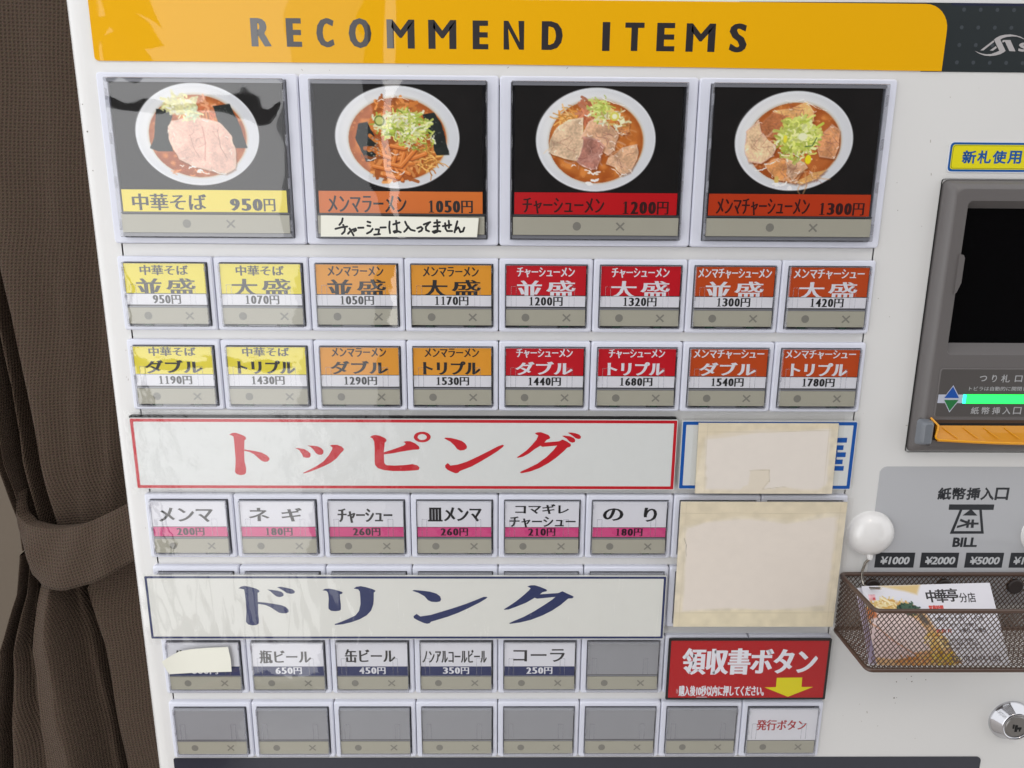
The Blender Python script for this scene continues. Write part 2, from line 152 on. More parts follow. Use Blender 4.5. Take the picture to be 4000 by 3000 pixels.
# ------------------------------------------------------------ mesh builder (mm in, metres out)
class MB:
    def __init__(s): s.v = []; s.f = []; s.m = []; s.mats = []; s.smooth = []
    def mi(s, m):
        if m not in s.mats: s.mats.append(m)
        return s.mats.index(m)
    def add(s, vs, fs, m, smooth=False):
        o = len(s.v); s.v += [tuple(p) for p in vs]; k = s.mi(m)
        for f in fs: s.f.append([i+o for i in f]); s.m.append(k); s.smooth.append(smooth)
    def box(s, x0, x1, y0, y1, z0, z1, m):
        x0, x1 = sorted((x0, x1)); y0, y1 = sorted((y0, y1)); z0, z1 = sorted((z0, z1))
        v = [(x0,y0,z0),(x1,y0,z0),(x1,y1,z0),(x0,y1,z0),(x0,y0,z1),(x1,y0,z1),(x1,y1,z1),(x0,y1,z1)]
        s.add(v, [(0,1,5,4),(1,2,6,5),(2,3,7,6),(3,0,4,7),(4,5,6,7),(3,2,1,0)], m)
    def quad(s, x0, x1, z0, z1, y, m):
        x0, x1 = sorted((x0, x1)); z0, z1 = sorted((z0, z1))
        s.add([(x0,y,z0),(x1,y,z0),(x1,y,z1),(x0,y,z1)], [(0,1,2,3)], m)
    def prism(s, poly, y0, y1, m, side=None):
        """flat outline in x,z given a thickness from y0 (front) to y1 (back)"""
        from mathutils.geometry import tessellate_polygon
        a = sum(poly[i][0]*poly[(i+1) % len(poly)][1]-poly[(i+1) % len(poly)][0]*poly[i][1] for i in range(len(poly)))
        if a < 0: poly = poly[::-1]
        tri = tessellate_polygon([[Vector((p[0], p[1], 0)) for p in poly]])
        n = len(poly); fs = []
        for t in tri:
            p, q, r = [poly[i] for i in t]
            if (q[0]-p[0])*(r[1]-p[1])-(q[1]-p[1])*(r[0]-p[0]) < 0: t = (t[0], t[2], t[1])
            fs.append(tuple(t))
        s.add([(p[0], y0, p[1]) for p in poly], fs, m)
        if y1 is not None and abs(y1-y0) > 1e-6:
            s.add([(p[0], y0, p[1]) for p in poly]+[(p[0], y1, p[1]) for p in poly],
                  [(i, i+n, (i+1) % n+n, (i+1) % n) for i in range(n)], side or m)
    def loops(s, ls, m, close=False, cap=None, smooth=False):
        """bridge a list of point loops of equal length"""
        n = len(ls[0]); vs = [p for l in ls for p in l]; fs = []
        for k in range(len(ls)-1):
            for i in range(n):
                j = (i+1) % n
                fs.append((k*n+i, k*n+j, (k+1)*n+j, (k+1)*n+i))
        s.add(vs, fs, m, smooth)
        if cap: s.add(ls[-1], [tuple(range(n))], cap)
    def tube(s, pts, r, m, n=8, closed=False):
        P = [Vector(p) for p in pts]; N = len(P); rings = []
        prev = None
        for i in range(N):
            if closed: t = P[(i+1) % N]-P[i-1]
            else: t = P[min(i+1, N-1)]-P[max(i-1, 0)]
            t.normalize()
            a = Vector((0, 1, 0)) if prev is None else prev
            if abs(a.dot(t)) > 0.95: a = Vector((1, 0, 0)) if abs(t.x) < 0.9 else Vector((0, 0, 1))
            u = (a-t*a.dot(t)).normalized(); prev = u; w_ = t.cross(u)
            rr = r[i] if isinstance(r, (list, tuple)) else r
            rings.append([tuple(P[i]+(u*math.cos(2*math.pi*k/n)+w_*math.sin(2*math.pi*k/n))*rr) for k in range(n)])
        if closed: rings.append(rings[0])
        s.loops(rings, m, smooth=True)
        if not closed:
            s.add(rings[0], [tuple(range(n))], m); s.add(rings[-1], [tuple(range(n))[::-1]], m)
    def build(s, name, loc=(0, 0, 0), parent=None):
        me = bpy.data.meshes.new(name)
        me.from_pydata([((p[0]-loc[0])*MM, (p[1]-loc[1])*MM, (p[2]-loc[2])*MM) for p in s.v], [], s.f)
        for m in s.mats: me.materials.append(m)
        me.polygons.foreach_set("material_index", s.m); me.polygons.foreach_set("use_smooth", s.smooth); me.update()
        return link(name, me, loc, parent)
WL = {}
def link(name, me, loc, parent=None):
    o = bpy.data.objects.new(name, me); COL.objects.link(o)
    WL[o.name] = tuple(loc); p = WL[parent.name] if parent else (0, 0, 0)
    o.parent = parent; o.location = [(loc[i]-p[i])*MM for i in range(3)]
    return o
def tag(o, label=None, cat=None, group=None, kind=None):
    if label: o["label"] = label
    if cat: o["category"] = cat
    if group: o["group"] = group
    if kind: o["kind"] = kind
    return o
def rr(x0, x1, z0, z1, r, y, seg=4):
    """rounded rectangle loop, counter-clockwise seen from the front"""
    x0, x1 = sorted((x0, x1)); z0, z1 = sorted((z0, z1)); r = max(r, 0.01); p = []
    for cx, cz, a in ((x1-r, z1-r, 0), (x0+r, z1-r, 90), (x0+r, z0+r, 180), (x1-r, z0+r, 270)):
        for k in range(seg+1):
            t = math.radians(a+90*k/seg); p.append((cx+r*math.cos(t), y, cz+r*math.sin(t)))
    return p
def rring(mb, x0, x1, z0, z1, spec, m, cap=None, seg=4, smooth=False):
    """spec: (inset, y, radius) ...  outer to inner"""
    x0, x1 = sorted((x0, x1)); z0, z1 = sorted((z0, z1))
    mb.loops([rr(x0+i, x1-i, z0+i, z1-i, r, y, seg) for i, y, r in spec], m, cap=cap, smooth=smooth)

# ------------------------------------------------------------ lettering
_GL = {}
def glyphs(s, res=3):
    if s in _GL: return _GL[s]
    cu = bpy.data.curves.new("lettering", 'FONT'); cu.body = s; cu.resolution_u = res
    o = bpy.data.objects.new("lettering", cu); COL.objects.link(o)
    me = bpy.data.meshes.new_from_object(o)
    vs = [(v.co.x, v.co.y) for v in me.vertices]; fs = [tuple(p.vertices) for p in me.polygons]
    key = {}; idx = []; out = []
    for p in vs:
        k = (round(p[0], 4), round(p[1], 4))
        if k not in key: key[k] = len(out); out.append(p)
        idx.append(key[k])
    F = []
    for f in fs:
        g = [idx[i] for i in f]
        if len(set(g)) == len(g):
            a = sum(out[g[i]][0]*out[g[(i+1) % len(g)]][1]-out[g[(i+1) % len(g)]][0]*out[g[i]][1] for i in range(len(g)))
            F.append(g if a > 0 else g[::-1])
    cu.fill_mode = 'NONE'; SC.view_layers[0].update() if hasattr(SC.view_layers[0], 'update') else None
    mo = bpy.data.meshes.new_from_object(o); nxt = {}
    def kk(i): c = mo.vertices[i].co; return key.get((round(c.x, 4), round(c.y, 4)))
    adj = {}
    for e in mo.edges:
        a, c_ = e.vertices; adj.setdefault(a, []).append(c_); adj.setdefault(c_, []).append(a)
    seen = set(); loops_ = []
    for st in range(len(mo.vertices)):
        if st in seen or st not in adj: continue
        L = [st]; seen.add(st); cur = st
        while True:
            # follow the stored order of the outline
            cand = [q for q in adj[cur] if q not in seen]
            if not cand: break
            q = cur+1 if cur+1 in cand else cand[0]; L.append(q); seen.add(q); cur = q
        loops_.append(L)
    tot = 0
    for L in loops_:
        p = [mo.vertices[q].co for q in L]; tot += sum(p[q].x*p[(q+1) % len(p)].y-p[(q+1) % len(p)].x*p[q].y for q in range(len(p)))
    E = []
    for L in loops_:
        ks = [kk(q) for q in L]; ks = [q for q in ks if q is not None]
        ks = [q for n_, q in enumerate(ks) if q != ks[n_-1]]
        if tot < 0: ks = ks[::-1]
        if len(ks) > 2: E.append(ks)
    bpy.data.meshes.remove(mo)
    bpy.data.objects.remove(o); bpy.data.curves.remove(cu); bpy.data.meshes.remove(me)
    _GL[s] = (np.array(out), F, E); return _GL[s]
def text(mb, s, x0, x1, z0, z1, y, m, dx=0.0, dz=0.0, skew=0.0):
    """lettering fitted to a rectangle (z0 top, z1 bottom); dx, dz thicken upright and level strokes"""
    V, F, E = glyphs(s); lo, hi = V.min(0), V.max(0); z0, z1 = max(z0, z1), min(z0, z1)
    Q = (V-lo)/(hi-lo)*np.array([x1-x0-2*dx, z0-z1-2*dz])
    if dx or dz:
        nrm = np.zeros_like(Q)
        for L in E:
            P = Q[L]; d = np.roll(P, -1, 0)-P; l = np.maximum(np.hypot(d[:, 0], d[:, 1]), 1e-9)[:, None]; n2 = np.stack([d[:, 1], -d[:, 0]], 1)/l; n1 = np.roll(n2, 1, 0)
            nrm[L] = (n1+n2)/np.maximum(1+(n1*n2).sum(1), 0.8)[:, None]
        Q = Q+nrm*np.array([dx, dz])
    Q = Q+np.array([x0+dx, z1+dz]); Q[:, 0] += (Q[:, 1]-z1)*skew
    mb.add([(q[0], y, q[1]) for q in Q], F, m)
def spaced(mb, chars, rects, y, m, dx, dz):
    for c_, (a, b, t, d) in zip(chars, rects): text(mb, c_, a, b, t, d, y, m, dx, dz)

# ------------------------------------------------------------ printed pictures: a fine sheet with its own colours
class Canvas:
    def __init__(s, wmm, hmm, px, bg):
        s.w, s.h = wmm, hmm; s.nx = int(wmm/px)+1; s.nz = int(hmm/px)+1
        s.X, s.Z = np.meshgrid(np.linspace(0, wmm, s.nx), np.linspace(0, hmm, s.nz))
        s.C = np.zeros((s.nz, s.nx, 3)); s.C[:] = bg; s.px = px
        g = rng.random((s.nz+8, s.nx+8)); s.n1 = sum(np.roll(np.roll(g, i, 0), j, 1) for i in range(3) for j in range(3))[:s.nz, :s.nx]/9
        s.n2 = s.field(9); s.n3 = s.field(24)
    def field(s, k):
        g = rng.random((int(s.h/s.w*k)+3, k+3)); zz = s.Z/s.w*k; xx = s.X/s.w*k
        i = zz.astype(int); j = xx.astype(int); a = zz-i; b = xx-j; a = a*a*(3-2*a); b = b*b*(3-2*b)
        return (g[i, j]*(1-a)*(1-b)+g[i+1, j]*a*(1-b)+g[i, j+1]*(1-a)*b+g[i+1, j+1]*a*b)
    def mix(s, A, col, var=0.0, f=None):
        col = np.array(col, float); A = np.clip(A, 0, 1)[..., None]
        cc = np.broadcast_to(col, s.C.shape)
        if var: cc = cc*(1+var*((s.n1-0.5)*2.4+(s.n3-0.5)))[..., None]
        s.C = s.C*(1-A)+np.clip(cc, 0, 255)*A
    def ell(s, cx, cz, rx, rz, col, soft=0.35, a=1.0, var=0.0, wob=0.0):
        d = np.sqrt(((s.X-cx)/rx)**2+((s.Z-cz)/rz)**2)+wob*(s.n3-0.5)
        s.mix(a*np.clip((1-d)*min(rx, rz)/soft+0.5, 0, 1), col, var)
    def poly(s, pts, col, soft=0.3, a=1.0, var=0.0, wob=0.0):
        X = s.X+wob*(s.n3-0.5)*4+wob*(s.n1-0.5)*3; Z = s.Z+wob*(s.n2-0.5)*4
        inside = np.zeros(X.shape, bool); dist = np.full(X.shape, 1e9); n = len(pts)
        for i in range(n):
            x1, z1 = pts[i]; x2, z2 = pts[(i+1) % n]
            c = ((z1 > Z) != (z2 > Z)) & (X < (x2-x1)*(Z-z1)/((z2-z1) if z2 != z1 else 1e-9)+x1); inside ^= c
            dx, dz = x2-x1, z2-z1; t = np.clip(((X-x1)*dx+(Z-z1)*dz)/(dx*dx+dz*dz+1e-9), 0, 1)
            dist = np.minimum(dist, np.hypot(X-x1-t*dx, Z-z1-t*dz))
        s.mix(a*np.clip(np.where(inside, dist, -dist)/soft+0.5, 0, 1), col, var)
    def line(s, pts, wd, col, a=1.0, soft=0.3):
        x0 = min(p[0] for p in pts)-wd-1; x1 = max(p[0] for p in pts)+wd+1; z0 = min(p[1] for p in pts)-wd-1; z1 = max(p[1] for p in pts)+wd+1
        j0, j1 = max(0, int(x0/s.w*(s.nx-1))), min(s.nx, int(x1/s.w*(s.nx-1))+2); i0, i1 = max(0, int(z0/s.h*(s.nz-1))), min(s.nz, int(z1/s.h*(s.nz-1))+2)
        if j1 <= j0 or i1 <= i0: return
        X = s.X[i0:i1, j0:j1]; Z = s.Z[i0:i1, j0:j1]; D = np.full(X.shape, 1e9)
        for (ax, az), (bx, bz) in zip(pts[:-1], pts[1:]):
            dx, dz = bx-ax, bz-az; t = np.clip(((X-ax)*dx+(Z-az)*dz)/(dx*dx+dz*dz+1e-9), 0, 1); D = np.minimum(D, np.hypot(X-ax-t*dx, Z-az-t*dz))
        A = (a*np.clip((wd/2-D)/soft+0.5, 0, 1))[..., None]
        s.C[i0:i1, j0:j1] = s.C[i0:i1, j0:j1]*(1-A)+np.array(col, float)*A
    def mesh(s, mb_name, place, material):
        """place(x, z_down) -> world mm"""
        pts = place(s.X.ravel(), s.Z.ravel()); nx, nz = s.nx, s.nz
        me = bpy.data.meshes.new(mb_name)
        i, j = np.meshgrid(np.arange(nz-1), np.arange(nx-1), indexing='ij'); a = (i*nx+j).ravel()
        q = np.stack([a, a+nx, a+nx+1, a+1], 1)
        me.vertices.add(len(pts)); me.vertices.foreach_set("co", (pts*MM).ravel().astype(np.float32))
        me.loops.add(q.size); me.loops.foreach_set("vertex_index", q.ravel().astype(np.int32))
        me.polygons.add(len(q)); me.polygons.foreach_set("loop_start", (np.arange(len(q))*4).astype(np.int32)); me.polygons.foreach_set("loop_total", np.full(len(q), 4, np.int32))
        me.update(calc_edges=True); me.validate()
        at = me.color_attributes.new("print", 'FLOAT_COLOR', 'POINT'); c = s.C.reshape(-1, 3)/255
        c = np.where(c <= 0.04045, c/12.92, ((c+0.055)/1.055)**2.4)
        at.data.foreach_set("color", np.concatenate([c, np.ones((len(c), 1))], 1).ravel().astype(np.float32))
        me.materials.append(material); return me

def squiggle(cx, cz, r, n=5, ang=None):
    a = random.random()*6.28 if ang is None else ang; p = []; x, z = cx, cz
    for k in range(n):
        p.append((x, z)); a += random.uniform(-0.95, 0.95); x += r*math.cos(a)/n*2; z += r*math.sin(a)/n*2*0.8
    return p
def bowl_print(kind):
    W, H = 83.5, 51.2
    c = Canvas(W, H, 0.3, (17, 14, 14))
    c.C *= (1+0.5*(c.n2-0.5))[..., None]
    cx, cz, rx, rz = {1: (41.0, 24.6, 30.8, 24.4), 2: (40.9, 25.3, 31.2, 24.6), 3: (40.8, 25.7, 30.2, 24.9), 4: (41.2, 25.5, 30.0, 24.0)}[kind]
    U = lambda u, v: (cx+u*rx, cz+v*rz)
    PU = lambda L: [U(*p) for p in L]
    c.ell(cx, cz, rx, rz, (214, 216, 220), 0.5, var=0.02)
    c.ell(cx+0.5, cz+0.3, rx*0.965, rz*0.955, (205, 207, 211), 0.8)
    c.ell(cx-3, cz-2, rx*0.84, rz*0.82, (222, 222, 222), 4.0, 0.7)
    c.ell(cx+0.3, cz+0.6, rx*0.81, rz*0.83, (196, 190, 176), 1.2)
    soup = {1: (188, 112, 70), 2: (180, 98, 46), 3: (182, 104, 42), 4: (178, 98, 46)}[kind]
    c.ell(cx+0.3, cz+0.8, rx*0.785, rz*0.80, soup, 0.8, var=0.05)
    c.ell(cx+0.3, cz+0.8, rx*0.785, rz*0.80, (140, 62, 20), 0.8, a=0.0)
    R = np.sqrt(((c.X-cx)/(rx*0.785))**2+((c.Z-cz-0.8)/(rz*0.8))**2)
    c.mix(np.where(R < 1, np.clip((c.n2-0.45)*2.4, 0, 0.65), 0), (146, 66, 18)); c.mix(np.where(R < 1, np.clip((c.n3-0.5)*2.2, 0, 0.6), 0), (226, 150, 76))
    c.mix(np.where(R < 1, np.clip((R-0.86)*5, 0, 0.6), 0), (150, 74, 26))
    for _ in range(70):
        a = random.random()*6.28; r = math.sqrt(random.random())*0.76; x, z = U(r*math.cos(a), r*math.sin(a)); q = random.uniform(0.25, 0.9)
        c.ell(x, z, q, q*0.75, (226, 160, 96), 0.3, 0.55); c.ell(x, z, q*0.6, q*0.45, soup, 0.3, 0.6)
    def cloud(u, v, su, sv, n, cols, L=2.6, wd=(0.5, 1.1)):
        for _ in range(n):
            a = random.random()*6.28; r = math.sqrt(random.random()); x, z = U(u+su*r*math.cos(a), v+sv*r*math.sin(a))
            col = random.choice(cols); k = random.uniform(0.85, 1.1)
            c.line(squiggle(x, z, random.uniform(L*0.5, L), 4), random.uniform(*wd), [min(255, q*k) for q in col], 0.9)
    def pork(L, col, dark=(150, 96, 84), fat=(222, 196, 176)):
        if kind > 2: col = tuple(min(236, q*k_) for q, k_ in zip(col, (1.08, 1.16, 1.10)))
        P = PU(L); c.poly([(x+0.4, z+0.7) for x, z in P], (96, 46, 20), 1.2, 0.6, wob=0.25); c.poly(P, fat, 0.4, var=0.05, wob=0.25)
        mx = sum(p[0] for p in P)/len(P); mz = sum(p[1] for p in P)/len(P)
        c.poly([(mx+(x-mx)*0.93, mz+(z-mz)*0.92) for x, z in P], col, 0.7, 0.95, var=0.09, wob=0.25)
        keep = c.C.copy(); mo_ = 0.35 if kind == 1 else 1.0; c.C = c.C*(1+mo_*(0.20*(c.n3-0.5)+0.16*(c.n2-0.5)+0.20*(c.n1-0.5)))[..., None]; full = c.C; c.C = keep
        m_ = Canvas.__new__(Canvas); m_.__dict__ = dict(c.__dict__); m_.C = np.zeros_like(c.C); m_.poly(P, (255, 255, 255), 0.5, wob=0.25); k_ = m_.C[..., :1]/255; c.C = keep*(1-k_)+np.clip(full, 0, 255)*k_
        for _ in range(5):      # fat marbling and wet highlights
            t = random.uniform(0.3, 0.9); p = random.choice(P); x, z = mx+(p[0]-mx)*t, mz+(p[1]-mz)*t; c.line(squiggle(x, z, 5, 5), random.uniform(0.4, 0.9), fat, 0.55, 0.6)
        for _ in range(7):
            t = random.uniform(0.75, 1.0); p = random.choice(P); x, z = mx+(p[0]-mx)*t, mz+(p[1]-mz)*t; c.line(squiggle(x, z, 1.2, 3), 0.35, (250, 240, 230), 0.7)
        for _ in range(9):
            t = random.random(); p = random.choice(P); x, z = mx+(p[0]-mx)*t*0.8, mz+(p[1]-mz)*t*0.8
            c.line(squiggle(x, z, 3.5, 4), 0.35, dark if random.random() < 0.6 else fat, 0.5)
    def nori(L):
        P = PU(L); c.poly(P, (34, 40, 38), 0.35, var=0.25, wob=0.2)
        for _ in range(16):
            x = min(p[0] for p in P)+random.random()*(max(p[0] for p in P)-min(p[0] for p in P)); z = min(p[1] for p in P)+random.random()*(max(p[1] for p in P)-min(p[1] for p in P))
            if ((x-cx)/rx)**2+((z-cz)/rz)**2 < 0.55: c.ell(x, z, 0.35, 0.3, (96, 104, 98), 0.3, 0.6)
    GRN = [(196, 204, 110), (168, 186, 78), (222, 224, 176), (214, 216, 130), (232, 232, 206), (140, 160, 60)]
    MEN = [(196, 118, 54), (170, 92, 40), (214, 142, 78), (160, 88, 44)]
    def glint(L):
        for p, q, wd in L:
            (x0, z0), (x1, z1) = PU([p, q]); n = 6; s_ = random.choice((-1, 1))*0.5
            pts = [(x0+(x1-x0)*k/n+random.uniform(-.15, .15), z0+(z1-z0)*k/n+s_*math.sin(math.pi*k/n)+random.uniform(-.2, .2)) for k in range(n+1)]
            for k in range(n): c.line(pts[k:k+2], wd*random.uniform(0.4, 1.1), (248, 242, 236), 0.9, 0.3)
            if wd > 0.6: c.ell((x0+x1)/2, (z0+z1)/2+0.4, 0.9, 0.45, (248, 242, 236), 0.4, 0.9)
    if kind == 1:
        cloud(-0.15, 0.72, 0.35, 0.1, 14, [(222, 150, 96), (170, 80, 40)], 3, (0.3, 0.6))
        cloud(0.1, -0.38, 0.22, 0.30, 50, [(206, 128, 92), (190, 106, 70), (222, 160, 120)], 4, (0.6, 1.1))
        for k in range(9): c.line(PU([(0.02+k*0.025, -0.42), (0.04+k*0.024, -0.2+0.04*(k % 2))]), 0.7, MEN[k % 4], 0.9)
        nori([(-.63, -.50), (-.36, -.49), (-.44, .04), (-.41, .34), (-.66, .33), (-.78, .26), (-.69, 0)])
        nori([(.29, -.57), (.56, -.62), (.72, -.1), (.79, .26), (.60, .26), (.50, .0), (.36, -.22)])
        pork([(-.40, -.25), (-.15, -.34), (.12, -.32), (.38, -.24), (.56, .03), (.60, .35), (.58, .66), (.42, .76), (.15, .70), (-.10, .64), (-.34, .50), (-.46, .10), (-.47, -.08)], (222, 184, 168), (176, 128, 112), (220, 188, 170))
        c.line(PU([(.09, -.15), (.12, .15), (.09, .5)]), 0.5, (190, 130, 116), 0.7); c.line(PU([(.33, -.1), (.36, .25), (.45, .45)]), 0.4, (150, 110, 96), 0.6); c.line(PU([(-.12, 0), (-.08, .25), (0, .45)]), 0.4, (170, 126, 110), 0.6)
        cloud(-0.25, -0.56, 0.26, 0.19, 130, [(226, 222, 176), (214, 210, 156), (234, 232, 204), (206, 204, 150)], 2.6, (0.7, 1.5))
        cloud(-0.1, -0.40, 0.18, 0.12, 36, [(214, 224, 190), (220, 222, 170)], 2.4, (0.5, 1.0))
        glint([((-.32, .60), (-.26, .60), .5), ((-.18, .66), (-.08, .64), .6), ((-.05, .74), (.03, .70), .9), ((.03, .72), (.14, .76), .5), ((.2, .70), (.42, .76), .5), ((.1, -.30), (.2, -.28), .4)])
    if kind == 2:
        cloud(0.0, -0.56, 0.32, 0.14, 70, MEN, 4, (1.0, 1.8)); cloud(0.42, 0.42, 0.22, 0.20, 60, [(206, 150, 74), (184, 120, 54), (226, 178, 104)], 6, (0.4, 0.7))
        nori([(-.62, -.28), (-.47, -.30), (-.42, -.18), (-.33, .10), (-.25, .42), (-.38, .45), (-.52, .47), (-.60, .2), (-.68, .0)])
        nori([(.41, -.46), (.60, -.50), (.72, -.25), (.79, .05), (.84, .33), (.63, .34), (.54, .02), (.46, -.2)])
        cloud(-0.05, 0.42, 0.34, 0.36, 90, MEN+[(222, 156, 92)], 7, (1.0, 2.0))
        for L in ([(-.28, .1), (-.2, .4), (-.22, .7)], [(-.4, .55), (-.15, .62), (.05, .5)], [(-.05, .25), (.22, .4), (.45, .3)], [(-.32, .3), (-.05, .42), (.12, .36)], [(.0, .18), (-.08, .5), (.06, .82)], [(-.22, .72), (0, .78), (.1, .6)], [(.1, .3), (.02, .6), (.18, .7)], [(.3, .2), (.05, .55), (-.15, .5)], [(-.1, .15), (.1, .2), (.2, .15)]): c.line([(x+.3, z+.5) for x, z in PU(L)], 2.0, (120, 50, 20), 0.7, 0.6); c.line(PU(L), 1.8, (212, 124, 58), 0.95); c.line([(x-.3, z-.3) for x, z in PU(L)], 0.5, (236, 168, 104), 0.7)
        cloud(0.08, -0.24, 0.42, 0.27, 300, GRN, 3.2, (0.5, 1.2)); cloud(0.3, 0.02, 0.28, 0.18, 60, GRN, 2.6, (0.4, 0.8))
        c.ell(*U(-.28, -.33), 2.6, 2.5, (92, 110, 50), 0.4); c.ell(*U(-.28, -.33), 2.0, 1.9, (190, 196, 120), 0.5)
        for k in range(14): c.ell(*U(-.45+random.random()*.16, .0+random.random()*.36), 0.45, 0.35, (150, 160, 156), 0.3, 0.8)
        glint([((-.5, .44), (-.36, .40), .5), ((-.1, .30), (.02, .32), .4), ((-.12, .62), (0, .68), .5), ((.02, .72), (.1, .66), .4), ((-.3, -.7), (-.2, -.72), .5), ((-.06, -.78), (.2, -.72), .4)])
    if kind == 3:
        cloud(-0.36, -0.40, 0.22, 0.16, 60, [(220, 168, 96), (204, 140, 66), (232, 190, 130)], 6, (0.4, 0.8))
        cloud(-0.14, -0.52, 0.12, 0.18, 60, [(186, 110, 80), (206, 134, 100), (166, 90, 60)], 5, (0.8, 1.4))
        pork([(.32, -.28), (.55, -.42), (.56, -.18), (.46, -.12), (.38, -.13)], (182, 110, 60), fat=(206, 150, 104))
        pork([(-.64, -.26), (-.45, -.40), (-.22, -.44), (-.20, -.1), (-.22, .22), (-.30, .40), (-.50, .36), (-.72, .28), (-.80, .22), (-.78, -.02)], (198, 158, 138), (160, 110, 96), (228, 202, 170))
        pork([(-.12, -.36), (.04, -.46), (.18, -.38), (.38, -.1), (.33, .05), (.32, .18), (.22, .30), (.05, .18), (-.15, -.08), (-.24, -.06)], (190, 140, 118), (140, 88, 80), (214, 176, 150))
        pork([(-.20, -.08), (.05, -.02), (.16, .12), (.10, .28), (.04, .56), (-.06, .58), (-.22, .50), (-.32, .42), (-.24, .25)], (150, 96, 88), (112, 62, 62), (190, 146, 134))
        pork([(.30, .28), (.46, .12), (.70, .06), (.72, .35), (.60, .60), (.46, .66), (.34, .52), (.18, .46), (.22, .34)], (194, 144, 120), (150, 100, 84), (216, 178, 150))
        cloud(0.08, -0.60, 0.16, 0.18, 80, [(200, 210, 120), (220, 226, 160), (176, 190, 86)], 3, (0.5, 1.1)); cloud(0.28, -0.42, 0.22, 0.14, 50, [(226, 224, 176), (206, 180, 110), (232, 232, 206)], 2.6, (0.5, 1.0))
        c.ell(*U(.30, -.46), 2.3, 2.1, (206, 200, 90), 0.5); c.ell(*U(.30, -.46), 1.3, 1.2, (234, 232, 196), 0.5); c.ell(*U(.43, -.36), 1.4, 1.0, (228, 226, 190), 0.4)
        glint([((-.17, .58), (-.02, .66), .7), ((-.02, .66), (.09, .62), .7), ((-.05, .78), (.06, .76), 1.1), ((-.14, .84), (-.04, .86), 1.2), ((.28, .54), (.42, .68), .5), ((.42, .70), (.54, .66), .5), ((-.2, -.48), (-.1, -.50), .4), ((-.4, .50), (-.32, .50), .5), ((.1, -.8), (.46, -.66), .35)])
    if kind == 4:
        pork([(-.40, -.60), (-.1, -.66), (.18, -.78), (.30, -.60), (.30, -.40), (.05, -.35), (-.1, -.3)], (196, 138, 92), fat=(214, 164, 120))
        pork([(-.66, -.28), (-.40, -.58), (-.12, -.50), (-.15, -.25), (-.28, -.05), (-.55, -.12)], (164, 94, 62), fat=(190, 120, 80))
        pork([(.42, -.08), (.60, -.36), (.76, -.22), (.78, .1), (.70, .34), (.45, .3), (.36, .05)], (194, 126, 90), fat=(216, 162, 130))
        pork([(-.62, -.42), (-.56, -.2), (-.40, .0), (-.28, .12), (-.36, .32), (-.52, .46), (-.74, .42), (-.82, .18), (-.82, -.2)], (206, 164, 138), (160, 106, 90), (220, 180, 156))
        pork([(-.48, .48), (-.28, .35), (.0, .40), (.22, .52), (.10, .85), (-.2, .80), (-.34, .7)], (190, 122, 78), fat=(206, 150, 110))
        pork([(-.10, .36), (.22, .42), (.28, .52), (.12, .66), (.04, .80), (-.08, .66)], (186, 136, 112), (140, 92, 76), (214, 180, 156))
        pork([(.1, .82), (.36, .62), (.60, .55), (.44, .76), (.2, .86)], (198, 140, 86), fat=(210, 160, 110))
        cloud(0.04, 0.08, 0.34, 0.30, 110, GRN, 3.0, (0.5, 1.1)); cloud(0.08, -0.14, 0.30, 0.32, 300, [(190, 200, 96), (210, 216, 120), (222, 226, 160), (170, 184, 70)], 3.4, (0.7, 1.5))
        c.ell(*U(.27, .36), 1.6, 2.2, (226, 210, 30), 0.5); c.ell(*U(-.15, -.05), 1.0, 1.9, (222, 212, 60), 0.5); c.ell(*U(.14, -.10), 2.4, 1.8, (226, 230, 190), 0.6)
        c.line(PU([(.2, .1), (.32, .08), (.38, -.08)]), 0.6, (70, 100, 50), 0.9); c.ell(*U(-.24, .78), 1.2, 1.9, (206, 176, 96), 0.5)
        glint([((-.46, .46), (-.28, .40), .6), ((-.62, .58), (-.44, .54), .5), ((-.3, .86), (-.16, .90), .9), ((-.14, .88), (-.06, .82), .8), ((-.04, .94), (.03, .96), .8), ((-.2, -.81), (.1, -.83), .4), ((.12, -.8), (.5, -.62), .35)])
    bright = np.clip((c.C.sum(2)-120)/120, 0, 1)[..., None]; c.C = np.clip(c.C*(1+0.10*bright), 0, 250)
    return c, W, H

# ============================================================ the ticket machine
machine = bpy.data.objects.new("ticket_machine", None); COL.objects.link(machine)
machine.location = (0.3, 0.02, -1.05); WL[machine.name] = (300, 20, -1050); machine.empty_display_size = 0.1
tag(machine, "white meal ticket vending machine with rows of coloured menu buttons and a yellow banner", "ticket machine")

PY = 3.0     # depth of the enamel face (mm); the button frames stand at 0
b = MB()
# cabinet: rounded left and right front edges, one extruded outline
def cab_profile():
    p = []
    for k in range(9):
        t = math.radians(180-90*k/8); p.append((-5.5+9.5*math.cos(t), PY+9.5-9.5*math.sin(t)))
    return p
pl = cab_profile(); pr = [(610+5.5-x+0, y) for x, y in pl][::-1]
pl = [(-15.6, 420)]+pl; pr = pr+[(630.6, 420)]
zt, zb = 150.0, -1045.0
for seq in (pl, pr):
    vs = [(x, y, z) for x, y in seq for z in (zb, zt)]
    b.add(vs, [(2*i, 2*i+2, 2*i+3, 2*i+1) for i in range(len(seq)-1)], WHITE, True)
hx0, hx1, hz0, hz1 = 2.0, 399.2, -3.5, -397.2     # opening that holds the rows of buttons
xl, xr = -5.5, 620.5
b.quad(xl, hx0, zb, zt, PY, WHITE); b.quad(hx1, xr+0.5, zb, zt, PY, WHITE)
b.quad(hx0, hx1, hz0, zt, PY, WHITE); b.quad(hx0, hx1, zb, hz1, PY, WHITE)
b.add([(-15.6, 420, zb), (-15.6, 420, zt), (630.6, 420, zt), (630.6, 420, zb)], [(0, 1, 2, 3)], WHITE)
